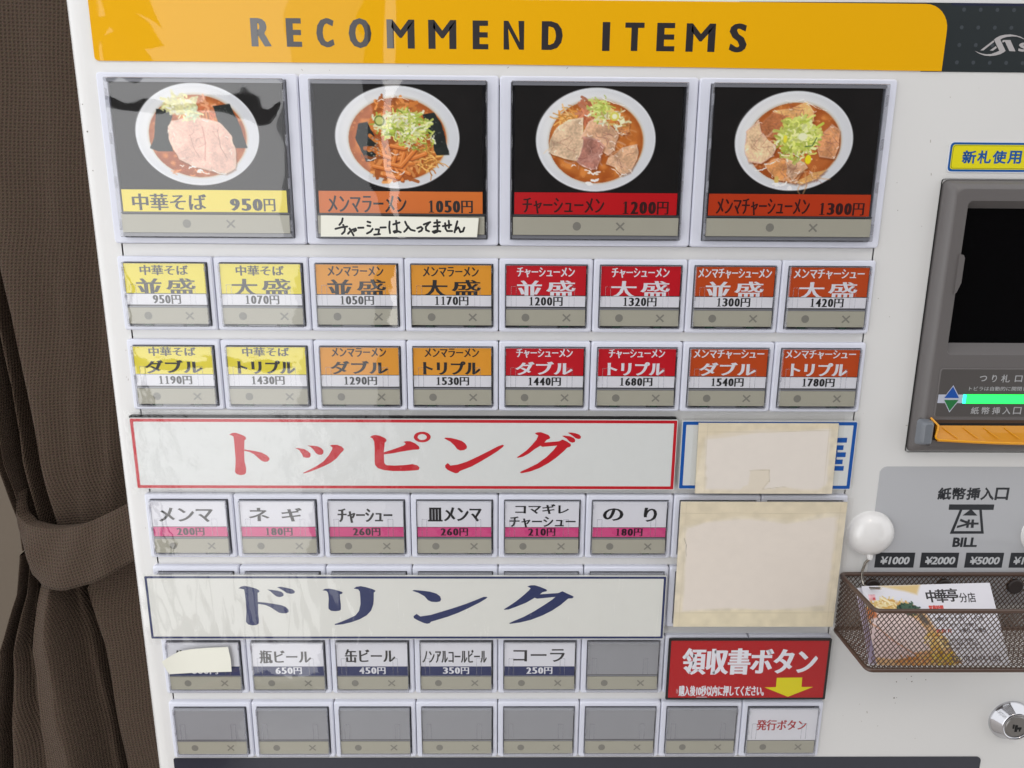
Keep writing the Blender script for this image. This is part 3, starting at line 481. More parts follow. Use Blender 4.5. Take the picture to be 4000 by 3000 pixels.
ptop = [(x, y, zt) for x, y in pl+pr]; b.add(ptop, [tuple(range(len(ptop)))], WHITE)
b.build("cabinet", (300, 20, -1050), machine)
b = MB(); b.box(hx0-1, hx1+1, 13, 14, hz1-1, hz0+1, GAP)
b.build("button_backplate", (2, 13, -397), machine)
# spacer rails between the rows
R = {2: -89.7, 3: -133.7, 5: -221.8, 6: -266.2, 7: -311.0, 8: -356.1}; BH = 39.4
rails = [(-3.0, -1.0, 2.7, 398.6), (-83.6, -90.2, 2.7, 398.6), (-128.9, -134.0, 2.7, 398.6), (-172.8, -222.2, 2.7, 398.6), (-261.0, -266.6, 2.7, 398.6),
         (-305.4, -311.4, 2.7, 398.6), (-350.2, -356.5, 2.7, 398.6), (-395.2, -397.1, 2.7, 398.6)]
for z0, z1, x0, x1 in rails:
    if z0 == -3.0: continue
    b = MB(); b.box(x0, x1, PY+0.15, 12.5, z1, z0, WHITE); b.build("spacer_rail", (x0, PY, z0), machine)

# ---- shared button meshes (local origin: top left corner of the frame)
def frame_mesh(W, H, o, r=1.3):
    """o = opening insets (left, right, top, bottom)"""
    b = MB(); g = 0.22
    ls = [rr(g, W-g, -H+g, -g, r, 6.0), rr(g, W-g, -H+g, -g, r, 0.9), rr(g+0.25, W-g-0.25, -H+g+0.25, -g-0.25, r, 0.3),
          rr(g+0.8, W-g-0.8, -H+g+0.8, -g-0.8, r*0.8, 0.0)]
    b.loops(ls[:1]+ls[1:2], FRAME); b.loops(ls[1:], FRAME, smooth=True)
    l, rt, t, bt = o
    b.loops([ls[-1], rr(l, W-rt, -H+bt, -t, 0.5, 0.0)], FRAME)
    b.loops([rr(l, W-rt, -H+bt, -t, 0.5, 0.0), rr(l+0.25, W-rt-0.25, -H+bt+0.25, -t-0.25, 0.4, 0.35), rr(l+0.25, W-rt-0.25, -H+bt+0.25, -t-0.25, 0.4, 5.5)], FRAME, cap=WELL)
    return b
def to_mesh(b, name):
    me = bpy.data.meshes.new(name); me.from_pydata([(p[0]*MM, p[1]*MM, p[2]*MM) for p in b.v], [], b.f)
    for m in b.mats: me.materials.append(m)
    me.polygons.foreach_set("material_index", b.m); me.polygons.foreach_set("use_smooth", b.smooth); me.update(); return me
GRNBIT = mat("cap_foot_green", (52, 84, 70), 0.4); LITBIT = mat("cap_foot_pale", (206, 214, 210), 0.3)
fr = frame_mesh(50, BH, (3.2, 2.6, 3.0, 2.3))
for x0, x1, mm_ in ((11, 15.5, GRNBIT), (33.5, 37.5, GRNBIT), (16.5, 31.5, TRAYC)): fr.box(x0, x1, 0.2, 0.6, -36.6, -36.0, mm_)
M_FRAME = to_mesh(fr, "small_button_frame")
fl = frame_mesh(100, 83.6, (5.7, 5.7, 3.0, 3.1), 1.6)
for x0, x1 in ((18, 30), (66, 78)): fl.box(x0, x1, 0.2, 0.7, -79.6, -78.9, WELL)
M_FRAMEL = to_mesh(fl, "large_button_frame")
# strip with the printed dot and cross
def strip(W, H, dcx, xcx, r, x0, z0, y):
    r *= 1.08
    b = MB(); b.box(x0, x0+W, y, y+0.8, z0-H, z0, STRIPM)
    n = 18; cz = z0-H*0.5
    b.add([(dcx+r*math.cos(2*math.pi*k/n), y-0.03, cz+r*math.sin(2*math.pi*k/n)) for k in range(n)], [tuple(range(n))], MARK)
    s_, t_ = r*1.02, r*0.2
    for sg, yy in ((1, y-0.03), (-1, y-0.04)):
        a = math.radians(43*sg); ca, sa = math.cos(a), math.sin(a); q = [(-s_*1.25, -t_), (s_*1.25, -t_), (s_*1.25, t_), (-s_*1.25, t_)]
        b.add([(xcx+p*ca-q_*sa, yy, cz+p*sa+q_*ca) for p, q_ in q], [(0, 1, 2, 3)], MARK)
    return b
M_STRIP = to_mesh(strip(42.2, 8.5, 14.3, 36.2, 1.95, 3.9, -27.0, -1.2), "indicator_strip")
M_STRIPL = to_mesh(strip(85.4, 9.0, 40.2, 62.6, 2.0, 7.2, -68.7, -3.6), "indicator_strip_large")
def cap(W0, W1, T, B, yf, walls, bar, clips, cm):
    b = MB(); r = 0.6
    b.loops([rr(W0, W1, B, T, r, 4.5), rr(W0, W1, B, T, r, yf+0.5), rr(W0+0.35, W1-0.35, B+0.35, T-0.35, r*0.7, yf)], CAPW)
    b.add(rr(W0+0.35, W1-0.35, B+0.35, T-0.35, r*0.7, yf), [tuple(range(20))], cm)
    for z0, z1, mt in bar: b.box(W0+0.6, W1-0.6, walls-0.05, walls+0.5, z0, z1, mt)
    for x0, x1, z0, z1 in clips:
        for xx in (x0, x1-0.22): b.box(xx, xx+0.22, walls-0.5, walls-0.3, z0, z1, CLIP)
        b.box(x0+0.22, x1-0.22, walls-0.5, walls-0.3, z0-0.22, z0, CLIP)
    # notches of the moulding along the side walls
    H = T-B; n = 4 if H > 50 else 3
    for sx in (W0+0.1, W1-0.5):
        for k in range(n):
            z = T-H*(0.1+0.82*k/(n-1)); b.box(sx-0.06, sx+0.46, yf+0.4, yf+2.6, z-H*0.035, z+H*0.035, CLIP)
    return b
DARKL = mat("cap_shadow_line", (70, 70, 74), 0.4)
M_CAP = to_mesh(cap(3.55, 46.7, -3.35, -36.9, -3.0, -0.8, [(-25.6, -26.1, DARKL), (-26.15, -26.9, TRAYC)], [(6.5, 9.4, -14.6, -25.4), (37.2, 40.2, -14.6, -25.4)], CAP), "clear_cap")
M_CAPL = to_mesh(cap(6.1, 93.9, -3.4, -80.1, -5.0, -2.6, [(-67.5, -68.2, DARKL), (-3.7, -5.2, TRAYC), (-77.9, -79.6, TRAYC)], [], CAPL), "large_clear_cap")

def card_base(top, bot, zs=-19.55, full=(4.0, 46.0, -3.9, -25.4)):
    b = MB(); x0, x1, z0, z1 = full
    b.box(x0, x1, -1.0, -0.6, z1, z0, PAPER)
    if top: b.quad(x0, x1, zs, z0, -1.05, top); b.quad(x0, x1, zs-0.14, zs+0.14, -1.08, INK)
    if bot: b.quad(x0, x1, z1, zs, -1.05, bot)
    return b
TY = -1.12
def price(b, s, z0=-20.3, z1=-25.1, m=None, wd=None, cx=24.8, y=None):
    y = TY if y is None else y
    n = len(s)-1; wd = wd or (18.4 if n == 4 else 15.0)
    yen = 5.2 if n == 4 else 5.1
    x0 = cx-wd/2
    digit_row(b, s[:-1], x0, x0+wd-yen-0.2, z0-0.1, z1+0.25, m or INK, y); text(b, '円', x0+wd-yen+0.1, x0+wd, z0, z1+0.05, y, m or INK, 0.2, 0.02)
def digit_row(b, s, x0, x1, z0, z1, m, y=None, k=1.0):
    """serif figures: high-contrast digits, the 1 with a foot"""
    y = TY if y is None else y; n = len(s); cw = (x1-x0)/n
    for i, ch in enumerate(s):
        a = x0+i*cw+cw*0.08; e = x0+(i+1)*cw-cw*0.04
        if ch == '1':
            h = z0-z1; c0 = (a+e)/2+cw*0.02; t = cw*0.13
            b.prism([(c0-t, z1), (c0+t, z1), (c0+t, z0), (c0-t*0.6, z0), (c0-cw*0.30, z0-h*0.16), (c0-cw*0.26, z0-h*0.20), (c0-t, z0-h*0.13)], y, None, m)
            b.quad(c0-cw*0.32, c0+cw*0.32, z1, z1+h*0.06, y-0.01, m)
        else: text(b, ch, a, e, z0, z1, y, m, 0.105*cw*k, 0.01*cw*k)

placed = {}
def button(col, row, card=None, label=None, blank=False, large=False, z=None):
    x = col*50.0; zz = 0.0 if large else R[row]
    f = link("menu_button", M_FRAMEL if large else M_FRAME, (x, 0, zz), machine)
    if label: tag(f, label)
    if card: card.build_local("menu_card", (x, 0, zz), f)
    elif blank: link("blank_card", M_BLANK, (x, 0, zz), f)
    link("indicator_strip", M_STRIPL if large else M_STRIP, (x, 0, zz), f)
    link("clear_cap", M_CAPL if large else M_CAP, (x, 0, zz), f)
    return f
def _bl(self, name, loc, parent): return link(name, to_mesh(self, name), loc, parent)
MB.build_local = _bl
bb = MB(); bb.box(4.0, 46.2, -0.9, -0.5, -25.6, -3.7, BLANK); M_BLANK = to_mesh(bb, "blank_card")

# ---- row of four picture buttons
PHOTO = paint_mat("printed_photo", 0.55)
def fit_kana(b, s, x0, x1, z0, z1, y, m, dx, dz): text(b, s, x0, x1, z0, z1, y, m, dx, dz)
big = [("中華そば", "950", YEB, (12.8, 50.6, -58.4, -66.6), (62.0, 85.6, -60.6, -66.8), "picture button with a yellow price band"),
       ("メンマラーメン", "1050", ORB, (12.3, 52.7, -58.6, -67.0), (63.0, 86.6, -60.8, -67.0), "picture button with an orange price band"),
       ("チャーシューメン", "1200", REB, (12.1, 54.2, -59.0, -67.0), (62.8, 87.4, -60.6, -67.0), "picture button with a red price band"),
       ("メンマチャーシューメン", "1300", BRB, (12.0, 60.4, -58.6, -67.0), (64.6, 88.8, -60.6, -66.8), "picture button with a brick orange price band")]
for k, (nm, pr, bm, r1, r2, lab) in enumerate(big):
    x = k*100.0
    f = link("menu_button", M_FRAMEL, (x, 0, 0), machine); tag(f, lab)
    b = MB(); b.box(7.9, 91.6, -2.2, -1.6, -67.3, -5.1, GAP); b.quad(7.9, 91.6, -67.3, -56.4, -2.3, bm)
    im = INK if k < 2 else mat("print_black_on_red", (52, 10, 12), 0.4)
    text(b, nm, *r1, -2.36, im, 0.26 if k else 0.30, 0.02)
    n = len(pr); yw = 6.0; digit_row(b, pr, r2[0], r2[1]-yw-0.3, r2[2], r2[3]+0.2, im, -2.36, 1.15); text(b, '円', r2[1]-yw, r2[1], r2[2], r2[3], -2.36, im, 0.2, 0.0)
    b.build_local("price_band_card", (x, 0, 0), f)
    cv, W_, H_ = bowl_print(k+1)
    me = cv.mesh("food_photo", lambda X, Z: np.stack([7.95+X, np.full_like(X, -2.32), -5.15-Z], 1), PHOTO)
    link("food_photo", me, (x, 0, 0), f)
    link("indicator_strip", M_STRIPL, (x, 0, 0), f); link("clear_cap", M_CAPL, (x, 0, 0), f)

# ---- two rows of priced buttons
names = ["中華そば", "中華そば", "メンマラーメン", "メンマラーメン", "チャーシューメン", "チャーシューメン", "メンマチャーシューメン", "メンマチャーシュー"]
wn = [25.2, 25.2, 29.4, 29.4, 30.6, 30.6, 39.0, 37.6]
cols = [(YEL, INK), (YEL, INK), (ORA, INK), (ORA, INK), (RED, PAPER), (RED, PAPER), (BRN, PAPER), (BRN, PAPER)]
cn = ["yellow", "yellow", "orange", "orange", "red", "red", "brick orange", "brick orange"]
p2 = ["950円", "1070円", "1050円", "1170円", "1200円", "1320円", "1300円", "1420円"]
p3 = ["1190円", "1430円", "1290円", "1530円", "1440円", "1680円", "1540円", "1780円"]
for k in range(8):
    cm, im = cols[k]
    b = card_base(cm, None, -19.5); text(b, names[k], 24.8-wn[k]/2, 24.8+wn[k]/2, -4.7, -9.9, TY, im, 0.21, 0.05)
    bigw = "並盛" if k % 2 == 0 else "大盛"
    text(b, bigw[0], 9.3, 23.2, -11.6, -20.7, TY-0.01, im, 0.50, 0.06); text(b, bigw[1], 25.2, 40.6, -11.5, -20.5, TY-0.01, im, 0.44, 0.02)
    b.box(4.02, 45.98, TY-0.04, -1.06, -25.38, -19.66, PAPER); b.quad(4.02, 45.98, -19.72, -19.5, TY-0.05, INK)
    price(b, p2[k], -20.2, -25.0, None, None, 24.8, TY-0.07); button(k, 2, b, "%s menu button, regular row" % cn[k])
    b = card_base(cm, None, -19.0); nm = "メンマチャーシュー" if k > 5 else names[k]; ww = 38.4 if k > 5 else wn[k]
    text(b, nm, 24.8-ww/2, 24.8+ww/2, -4.1, -9.0, TY, im, 0.21, 0.05)
    text(b, "ダブル" if k % 2 == 0 else "トリプル", 9.2, 40.2, -11.2, -18.6, TY-0.01, im, 0.46, 0.12)
    price(b, p3[k], -19.9, -24.6); button(k, 3, b, "%s menu button, extra portion row" % cn[k])

# ---- toppings
def topcard(): return card_base(None, PNK, -19.5)
tops = [([("メンマ", 7.9, 38.6, -8.0, -16.6)], "200円"), ([("ネ", 8.6, 20.2, -8.0, -16.0), ("ギ", 27.2, 38.8, -8.0, -16.2)], "180円"), ([("チャーシュー", 8.9, 39.9, -8.3, -17.0)], "260円"),
        ([("皿", 10.0, 18.4, -7.6, -16.0), ("メンマ", 19.2, 40.6, -7.4, -16.0)], "260円"), ([("コマギレ", 9.7, 40.2, -5.4, -11.3), ("チャーシュー", 6.4, 44.2, -12.9, -19.6)], "210円"),
        ([("の", 9.7, 21.4, -7.8, -15.4), ("り", 33.0, 40.6, -7.4, -16.0)], "180円")]
PKINK = mat("print_plum", (46, 12, 32), 0.4)
for k, (tx, pr) in enumerate(tops):
    b = topcard(); b.quad(4.0, 46.0, -19.62, -19.4, -1.08, INK)
    for s_, x0, x1, z0, z1 in tx: text(b, s_, x0, x1, z0, z1, TY, INK, 0.42 if len(tx) == 1 or k in (1, 3, 5) else 0.28, 0.06)
    price(b, pr, -20.1, -24.9, PKINK, 16.0); button(k, 5, b, "white and pink topping button")
for k in (6, 7): button(k, 5, None, None, True)
# ---- blank keys behind the drinks sign, drinks row, bottom row
for k in range(8): button(k, 6, None, None, True)
dr = [([("生ビール", 8.2, 38.6, -9.0, -17.6)], "600円"), ([("瓶ビール", 8.2, 38.8, -9.2, -17.9)], "650円"), ([("缶ビール", 8.9, 38.9, -8.4, -17.3)], "450円"),
      ([("ノンアルコールビール", 5.0, 43.4, -8.8, -17.6)], "350円"), ([("コーラ", 9.2, 40.0, -8.4, -16.9)], "250円")]
for k, (tx, pr) in enumerate(dr):
    b = card_base(None, NAVY, -20.0, (4.0, 46.0, -4.2, -26.2))
    for s_, x0, x1, z0, z1 in tx: text(b, s_, x0, x1, z0, z1, TY, INK, 0.30 if k != 3 else 0.2, 0.04)
    price(b, pr, -20.5, -25.2, PAPER, 16.0); button(k, 7, b, "white and navy drink button")
for k in (5, 6, 7): button(k, 7, None, "blank grey button" if k == 5 else None, True)
for k in range(7): button(k, 8, None, "blank grey button", True)
b = MB(); b.box(4.3, 46.4, -1.0, -0.6, -26.4, -4.2, PAPER); text(b, "発行ボタン", 9.2, 40.0, -12.0, -19.4, TY, DRED, 0.2, 0.05)
button(7, 8, b, "white receipt button with red lettering")

# ---- banner
BAN = mat("banner_yellow", (230, 170, 0), 0.5, coat=0.6, spec=0.1, bump=(7, 0.5, 0.003), coatr=0.02)
BANK = mat("banner_black", (44, 40, 42), 0.3, coat=1.0, coatr=0.02)
DKP = mat("brand_panel_dark", (40, 46, 48), 0.3, coat=0.6, coatr=0.03, bump=(9, 0.1, 0.001)); DOT = mat("brand_panel_dot", (66, 72, 77), 0.3, coat=0.6)
SILV = mat("logo_silver", (176, 172, 172), 0.35); NVE = mat("brand_panel_edge", (22, 28, 58), 0.4)
def rpoly(x0, x1, z0, z1, rs, seg=8):
    """rs = radii (tr, tl, bl, br)"""
    p = []
    for (cx, cz, sx, sz, a), r in zip(((x1, z1, -1, -1, 0), (x0, z1, 1, -1, 90), (x0, z0, 1, 1, 180), (x1, z0, -1, 1, 270)), rs):
        if r <= 0: p.append((cx, cz)); continue
        for k in range(seg+1):
            t = math.radians(a+90*k/seg); p.append((cx+sx*r+r*math.cos(t), cz+sz*r+r*math.sin(t)))
    return p
b = MB(); yl = rpoly(-0.4, 422.3, 5.3, 34.9, (12, 2, 2, 0)); yl = [(x, z-1.2 if (x > 400 and z < 6) else z) for x, z in yl]; b.prism(yl[:-1]+[(200, 5.3)]+yl[-1:] if yl[-1][0] > 400 else yl, 2.4, 2.9, BAN)
LET = [(77.6,87.4,12.5,25.4),(95.0,102.5,12.5,25.5),(109.8,118.5,12.4,25.7),(125.7,136.8,12.2,25.8),(144.4,158.1,12.2,25.4),(164.9,178.7,12.2,25.4),(186.8,194.5,12.2,25.3),(202.1,212.2,12.2,25.3),(220.9,231.3,12.2,25.3),(251.0,254.7,12.0,25.2),(262.2,271.7,12.1,25.1),(278.0,287.0,12.1,25.1),(292.6,307.1,12.0,25.0),(314.1,322.9,11.9,25.2)]
for ch, (x0, x1, z1, z0) in zip("RECOMMENDITEMS", LET):
    if ch == 'I': b.quad(x0, x1, z1, z0, 2.34, BANK)
    else: text(b, ch, x0, x1, z0, z1, 2.34, BANK, 0.80 if ch in 'MN' else 0.98, 0.40)
b.build("banner_panel", (0, 2.4, 5), machine)
b = MB(); b.prism(rpoly(412, 604, 3.9, 35.6, (4, 0, 0, 0)), 2.7, 3.1, DKP); b.prism([(318, 34.6), (412.2, 34.2), (412.2, 35.6), (318, 35.1)], 2.72, 3.1, DKP); b.quad(423, 604, 34.4, 35.6, 2.66, NVE)
for r_ in range(4):
    for k in range(16):
        cx, cz = 429.6+8.3*k, 32.6-8.1*r_
        if cx < 600: b.add([(cx+0.95*math.cos(math.pi*j/6), 2.64, cz+0.95*math.sin(math.pi*j/6)) for j in range(12)], [tuple(range(12))], DOT)
for pg in LOGO: b.prism(pg, 2.58, None, SILV)
text(b, "si", 459.6, 467.5, 19.2, 13.6, 2.58, SILV, 0.3, 0.2)
b.build("brand_panel", (420, 2.7, 4), machine)
# dark strip at the foot
b = MB(); NAVP = mat("navy_gloss_strip", (44, 48, 60), 0.15, coat=0.5, noise=(8, 0.2))
b.prism(rpoly(-1.7, 505, -470, -398.0, (3, 1, 2, 2)), 2.5, 3.0, NAVP); b.build("navy_foot_strip", (0, 2.5, -398), machine)

# ---- note acceptor
GR = mat("acceptor_grey", (100, 96, 95), 0.38, bump=(2500, 0.08, 0.0002)); GR2 = mat("acceptor_grey_light", (112, 116, 122), 0.35)
BLK = mat("acceptor_black_glass", (3, 3, 4), 0.08); LTXT = mat("acceptor_print", (170, 170, 172), 0.5); ORT = mat("tray_amber", (232, 158, 2), 0.3, coat=0.3)
PALEB = mat("acceptor_pale_bar", (182, 186, 200), 0.4); BLU = mat("arrow_blue", (14, 76, 160), 0.4); GRA = mat("arrow_green", (30, 112, 58), 0.4)
b = MB(); X0, X1, Z0, Z1 = 430.1, 560.0, -196.6, -47.8
rring(b, X0, X1, Z0, Z1, [(0, 3.1, 1.5), (0, 2.0, 1.5)], GAP, seg=5)
rring(b, X0, X1, Z0, Z1, [(0.5, 2.9, 3), (1.2, 0.4, 3.5), (2.4, -1.6, 4), (3.8, -3.4, 4.2), (5.4, -4.0, 4)], GR, seg=5, smooth=True)
wx0, wx1, wz0, wz1 = 441.5, 549.0, -139.5, -59.0
b.loops([rr(X0+5.4, X1-5.4, Z0+5.4, Z1-5.4, 4, -4.0, 5), rr(wx0, wx1, wz0, wz1, 2.5, -4.0, 5)], GR)
b.loops([rr(wx0, wx1, wz0, wz1, 2.5, -4.0, 5), rr(wx0+1.0, wx1-1, wz0+5.5, wz1-3.6, 2.0, 2.6, 5)], GR, cap=BLK)
b.prism([(wx0-1.0, -86), (wx0+1.2, -86.5), (wx0+2.0, -88), (wx0+2.0, -101), (wx0+0.2, -106), (wx0-1.0, -107)], -4.6, -1, GR)
b.build("acceptor_housing_tmp", (430, 3, -196), machine)
acc = bpy.data.objects["acceptor_housing_tmp"]; acc.name = "note_acceptor"; WL[acc.name] = (430, 3, -196)
b = MB(); rring(b, 438.9, 552, -175.2, -146.3, [(0, -4.05, 1.6), (0.35, -3.7, 1.5), (0.8, -4.15, 1.4), (1.2, -4.2, 1.3)], GR, cap=mat("acceptor_plate", (76, 72, 70), 0.45), seg=4)
b.quad(440.2, 453.9, -166.3, -161.5, -4.25, PALEB)
for pts, m_, k_ in (([(447.6, -156.2), (452.3, -163.7), (443.0, -163.7)], PALEB, 0), ([(447.55, -157.0), (451.7, -163.4), (443.6, -163.4)], BLU, 1),
                    ([(443.1, -164.2), (452.3, -164.2), (447.6, -171.6)], PALEB, 0), ([(443.7, -164.5), (451.6, -164.5), (447.6, -170.8)], GRA, 1)):
    b.prism(pts, -4.30-0.04*k_, None, m_)
for s_, x0, x1, z0, z1 in (("つ", 461.4, 465.4, -150.9, -154.0), ("り", 468.2, 470.8, -150.4, -154.4), ("札", 473.2, 478.0, -150.3, -154.6), ("口", 480.8, 484.8, -150.7, -154.3)):
    text(b, s_, x0, x1, z0, z1, -4.3, LTXT, 0.06, 0.06)
text(b, "トビラは自動的に開閉します", 456.5, 494.5, -156.9, -159.3, -4.3, LTXT, 0.02, 0.02)
for k, ch in enumerate("紙幣挿入口"): text(b, ch, 459.4+k*5.85, 463.8+k*5.85, -168.4, -172.5, -4.3, LTXT, 0.05, 0.05)
b.build("acceptor_plate", (439, -4, -175), acc)
LED = mat("green_led", (38, 255, 96), 0.4, emit=1.1)
b = MB(); b.box(455.4, 540, -4.8, -4.0, -166.4, -161.4, LED); b.box(453.9, 455.4, -4.8, -4.0, -166.4, -161.4, mat("cyan_led", (60, 255, 220), 0.4, emit=0.95)); b.build("status_light", (454, -4, -166), acc)
b = MB()
b.loops([rr(430.9, 440.0, -190.0, -175.4, 1.8, -3.6, 4), rr(431.3, 439.4, -189.6, -175.9, 1.8, -5.6, 4), rr(432.0, 437.4, -188.6, -176.6, 1.6, -8.6, 4), rr(432.8, 436.6, -188.0, -177.2, 1.0, -9.0, 4)], GR2, cap=GR2, smooth=True)
b.box(438.5, 552, -5.6, -3.8, -190.6, -187.0, GR); b.box(440.4, 552, -4.25, -3.6, -186, -175.9, mat("slot_brown", (66, 44, 26), 0.5))
b.box(441.2, 552, -4.35, -4.2, -179.6, -177.6, GAP)
b.build("tray_surround", (431, -4, -190), acc)
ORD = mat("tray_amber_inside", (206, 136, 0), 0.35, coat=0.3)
b = MB(); n = 24
def lipz(x_): return -185.6-2.0*math.sin(math.pi*min(1.0, max(0.0, (x_-440)/112)))
for i in range(n):
    xa, xb = 440.6+(552-440.6)*i/n, 440.6+(552-440.6)*(i+1)/n; za, zb_ = lipz(xa), lipz(xb)
    b.add([(xa, -4.5, -179.0), (xa, -6.2, -182.6), (xb, -6.2, -182.6), (xb, -4.5, -179.0)], [(0, 1, 2, 3)], ORD)
    b.add([(xa, -6.2, -182.6), (xa, -8.2, za), (xb, -8.2, zb_), (xb, -6.2, -182.6)], [(0, 1, 2, 3)], ORD)
    b.add([(xa, -8.2, za), (xa, -8.6, za-0.3), (xa, -8.4, za-1.3), (xa, -3.8, za-1.5), (xb, -8.2, zb_), (xb, -8.6, zb_-0.3), (xb, -8.4, zb_-1.3), (xb, -3.8, zb_-1.5)], [(0, 1, 5, 4), (1, 2, 6, 5), (2, 3, 7, 6)], ORT)
b.tube([(437.6, -4.6, -174.6), (438.6, -6.0, -176.0), (440.2, -8.0, -178.0), (440.1, -8.2, -180.0), (439.5, -8.2, -184.0), (439.9, -8.3, -185.2), (441.0, -8.4, -186.0)]+[(x_, -8.4, lipz(x_)-0.4) for x_ in (446, 458, 472, 490, 510, 552)], 0.6, ORT)
b.add([(438.0, -4.2, -175.0), (440.2, -8.0, -178.0), (439.6, -8.2, -185.0), (441.6, -4.2, -185.0), (441.6, -4.2, -178.6)], [(0, 1, 2, 3, 4)], ORD)
for k in range(9):
    x_ = 444.4+k*11.4; b.tube([(x_, -5.2, -180.0), (x_+3.6, -6.8, -182.6), (x_+7.4, -8.3, -185.2)], 0.24, ORT, 6)
b.build("note_tray", (440, -4, -187), acc)

# ---- lock
CHR = mat("chrome", (200, 200, 204), 0.12, metal=1.0); CHD = mat("lock_face", (150, 148, 146), 0.3, metal=1.0)
def circ(cx, cz, r, y, n=40): return [(cx+r*math.cos(2*math.pi*k/n), y, cz+r*math.sin(2*math.pi*k/n)) for k in range(n)]
b = MB(); lx, lz = 518.8, -371.3
b.loops([circ(lx, lz, 13.2, 3), circ(lx, lz, 13.2, 2.0), circ(lx, lz, 12.4, 1.0), circ(lx, lz, 9.4, -3.4), circ(lx, lz, 9.0, -3.9), circ(lx, lz, 8.0, -3.9), circ(lx, lz, 7.8, -3.3)], CHR, smooth=True)
b.loops([circ(lx, lz, 7.8, -3.3), circ(lx, lz, 7.0, -3.4), circ(lx, lz, 6.6, -3.7)], CHD, cap=CHD)
b.build("cam_lock", (lx, 0, lz), machine)
b = MB(); kx, ky = lx-0.2, -3.9
b.box(kx-0.9, kx+0.5, ky, -3.5, lz-3.4, lz+1.2, GAP); b.box(kx+0.5, kx+3.0, ky, -3.5, lz-1.8, lz-0.4, GAP); b.box(kx-2.4, kx-1.5, ky, -3.5, lz-1.2, lz+1.6, GAP)
b.box(kx+1.8, kx+2.6, ky+0.02, -3.5, lz-3.2, lz-0.4, GAP)
b.build("keyway", (lx, -4, lz), bpy.data.objects["cam_lock"])

# ---- grey bill decal with its print
DEC = mat("bill_decal_grey", (184, 185, 188), 0.3, coat=0.3, coatr=0.05); DKT = mat("decal_dark", (44, 46, 50), 0.35); DLT = mat("decal_light_print", (196, 198, 200), 0.4)
b = MB(); b.prism(rpoly(417.6, 606, -292, -205.5, (3, 4, 2, 2)), 2.75, 3.0, DEC)
for k, ch in enumerate("紙幣挿入口"): text(b, ch, 452.6+k*8.3, 460.4+k*8.3, -218.0, -225.6, 2.7, DKT, 0.28, 0.28)
for k, pg in enumerate(ICON): b.prism(pg, 2.72-0.01*k, None, DKT)
text(b, "BILL", 465.6, 480.0, -248.9, -254.9, 2.7, DKT, 0.34, 0.3)
for k, (x0, x1, s_, a, c_) in enumerate(((421.3, 444.5, "¥1000", 424.2, 441.4), (448.2, 470.4, "¥2000", 450.6, 468.4), (474.6, 497.0, "¥5000", 477.2, 494.8), (501.0, 526.0, "¥10000", 503.0, 523.6))):
    b.quad(x0, x1, -268.1, -258.5, 2.7, DKT); text(b, s_, a, c_, -261.0, -266.0, 2.65, DLT, 0.26, 0.2, 0.12)
b.build("bill_decal", (418, 3, -292), machine)
b = MB()   # small dirt marks on the enamel under the basket
for x_, z_, r_ in ((444.5, -344.6, .5), (453.2, -340.8, .4), (454.0, -344.4, .5), (450.5, -342.6, .25), (462.4, -343.2, .35), (444.5, -355.9, .6), (446.0, -355.7, .3), (445.6, -359.5, .25), (409.2, -64, .25), (-8.8, -28, .5), (-8.2, -47, .4), (-9.6, -15, .3), (407, -50, .2), (412, -120, .2), (423, -72, .2)):
    b.add([(x_+r_*(0.7+0.5*random.random())*math.cos(j), PY-0.03 if x_ > 0 else PY+0.42, z_+r_*math.sin(j)*0.8) for j in np.arange(0, 6.2, 0.9)], [tuple(range(7))], mat("dirt_fleck", (120, 112, 102), 0.8))
for _ in range(46):
    x_, z_ = random.choice([(random.uniform(403, 470), random.uniform(-395, 0)), (random.uniform(-9, -1), random.uniform(-390, 0)), (random.uniform(0, 400), random.choice((2.0, -1.5, 4)))]); r_ = random.uniform(0.12, 0.3); a_ = random.uniform(0, 3); e_ = random.choice((1, 1, 3.5))
    b.add([(x_+r_*e_*math.cos(j)*math.cos(a_)-r_*math.sin(j)*math.sin(a_), PY-0.03 if x_ > -6 else PY+0.7, z_+r_*e_*math.cos(j)*math.sin(a_)+r_*math.sin(j)*math.cos(a_)) for j in np.arange(0, 6.2, 0.9)], [tuple(range(7))], mat("scuff_grey", (176, 170, 162), 0.8))
b.build("dirt_flecks", (440, 3, -340), machine)["kind"] = "stuff"

# ============================================================ things stuck on, hung on and standing by the machine
# sticker
b = MB(); STY = mat("sticker_yellow", (226, 214, 10), 0.4); STB = mat("sticker_blue", (8, 84, 156), 0.4); STG = mat("sticker_olive", (120, 120, 20), 0.4)
b.prism(rpoly(431.8, 526, -44.6, -29.4, (2.2,)*4), 2.6, 2.98, mat("sticker_white", (222, 224, 230), 0.4)); b.prism(rpoly(432.2, 525.6, -44.2, -29.8, (2.0,)*4), 2.55, None, STB)
b.prism(rpoly(433.3, 524.5, -43.1, -30.9, (1.4,)*4), 2.52, None, STY); b.prism(rpoly(433.7, 524.1, -42.7, -31.3, (1.2,)*4), 2.49, None, STG); b.prism(rpoly(433.95, 523.85, -42.45, -31.55, (1.1,)*4), 2.46, None, STY)
for k, ch in enumerate("新札使用できます"): text(b, ch, 439.0+k*7.85+(0.5 if k > 3 else 0), 446.2+k*7.85, -33.7, -40.2, 2.42, STB, 0.24, 0.22)
tag(b.build("new_note_sticker", (432, 2.9, -44)), "yellow sticker with blue edge and blue lettering above the grey note acceptor", "sticker")

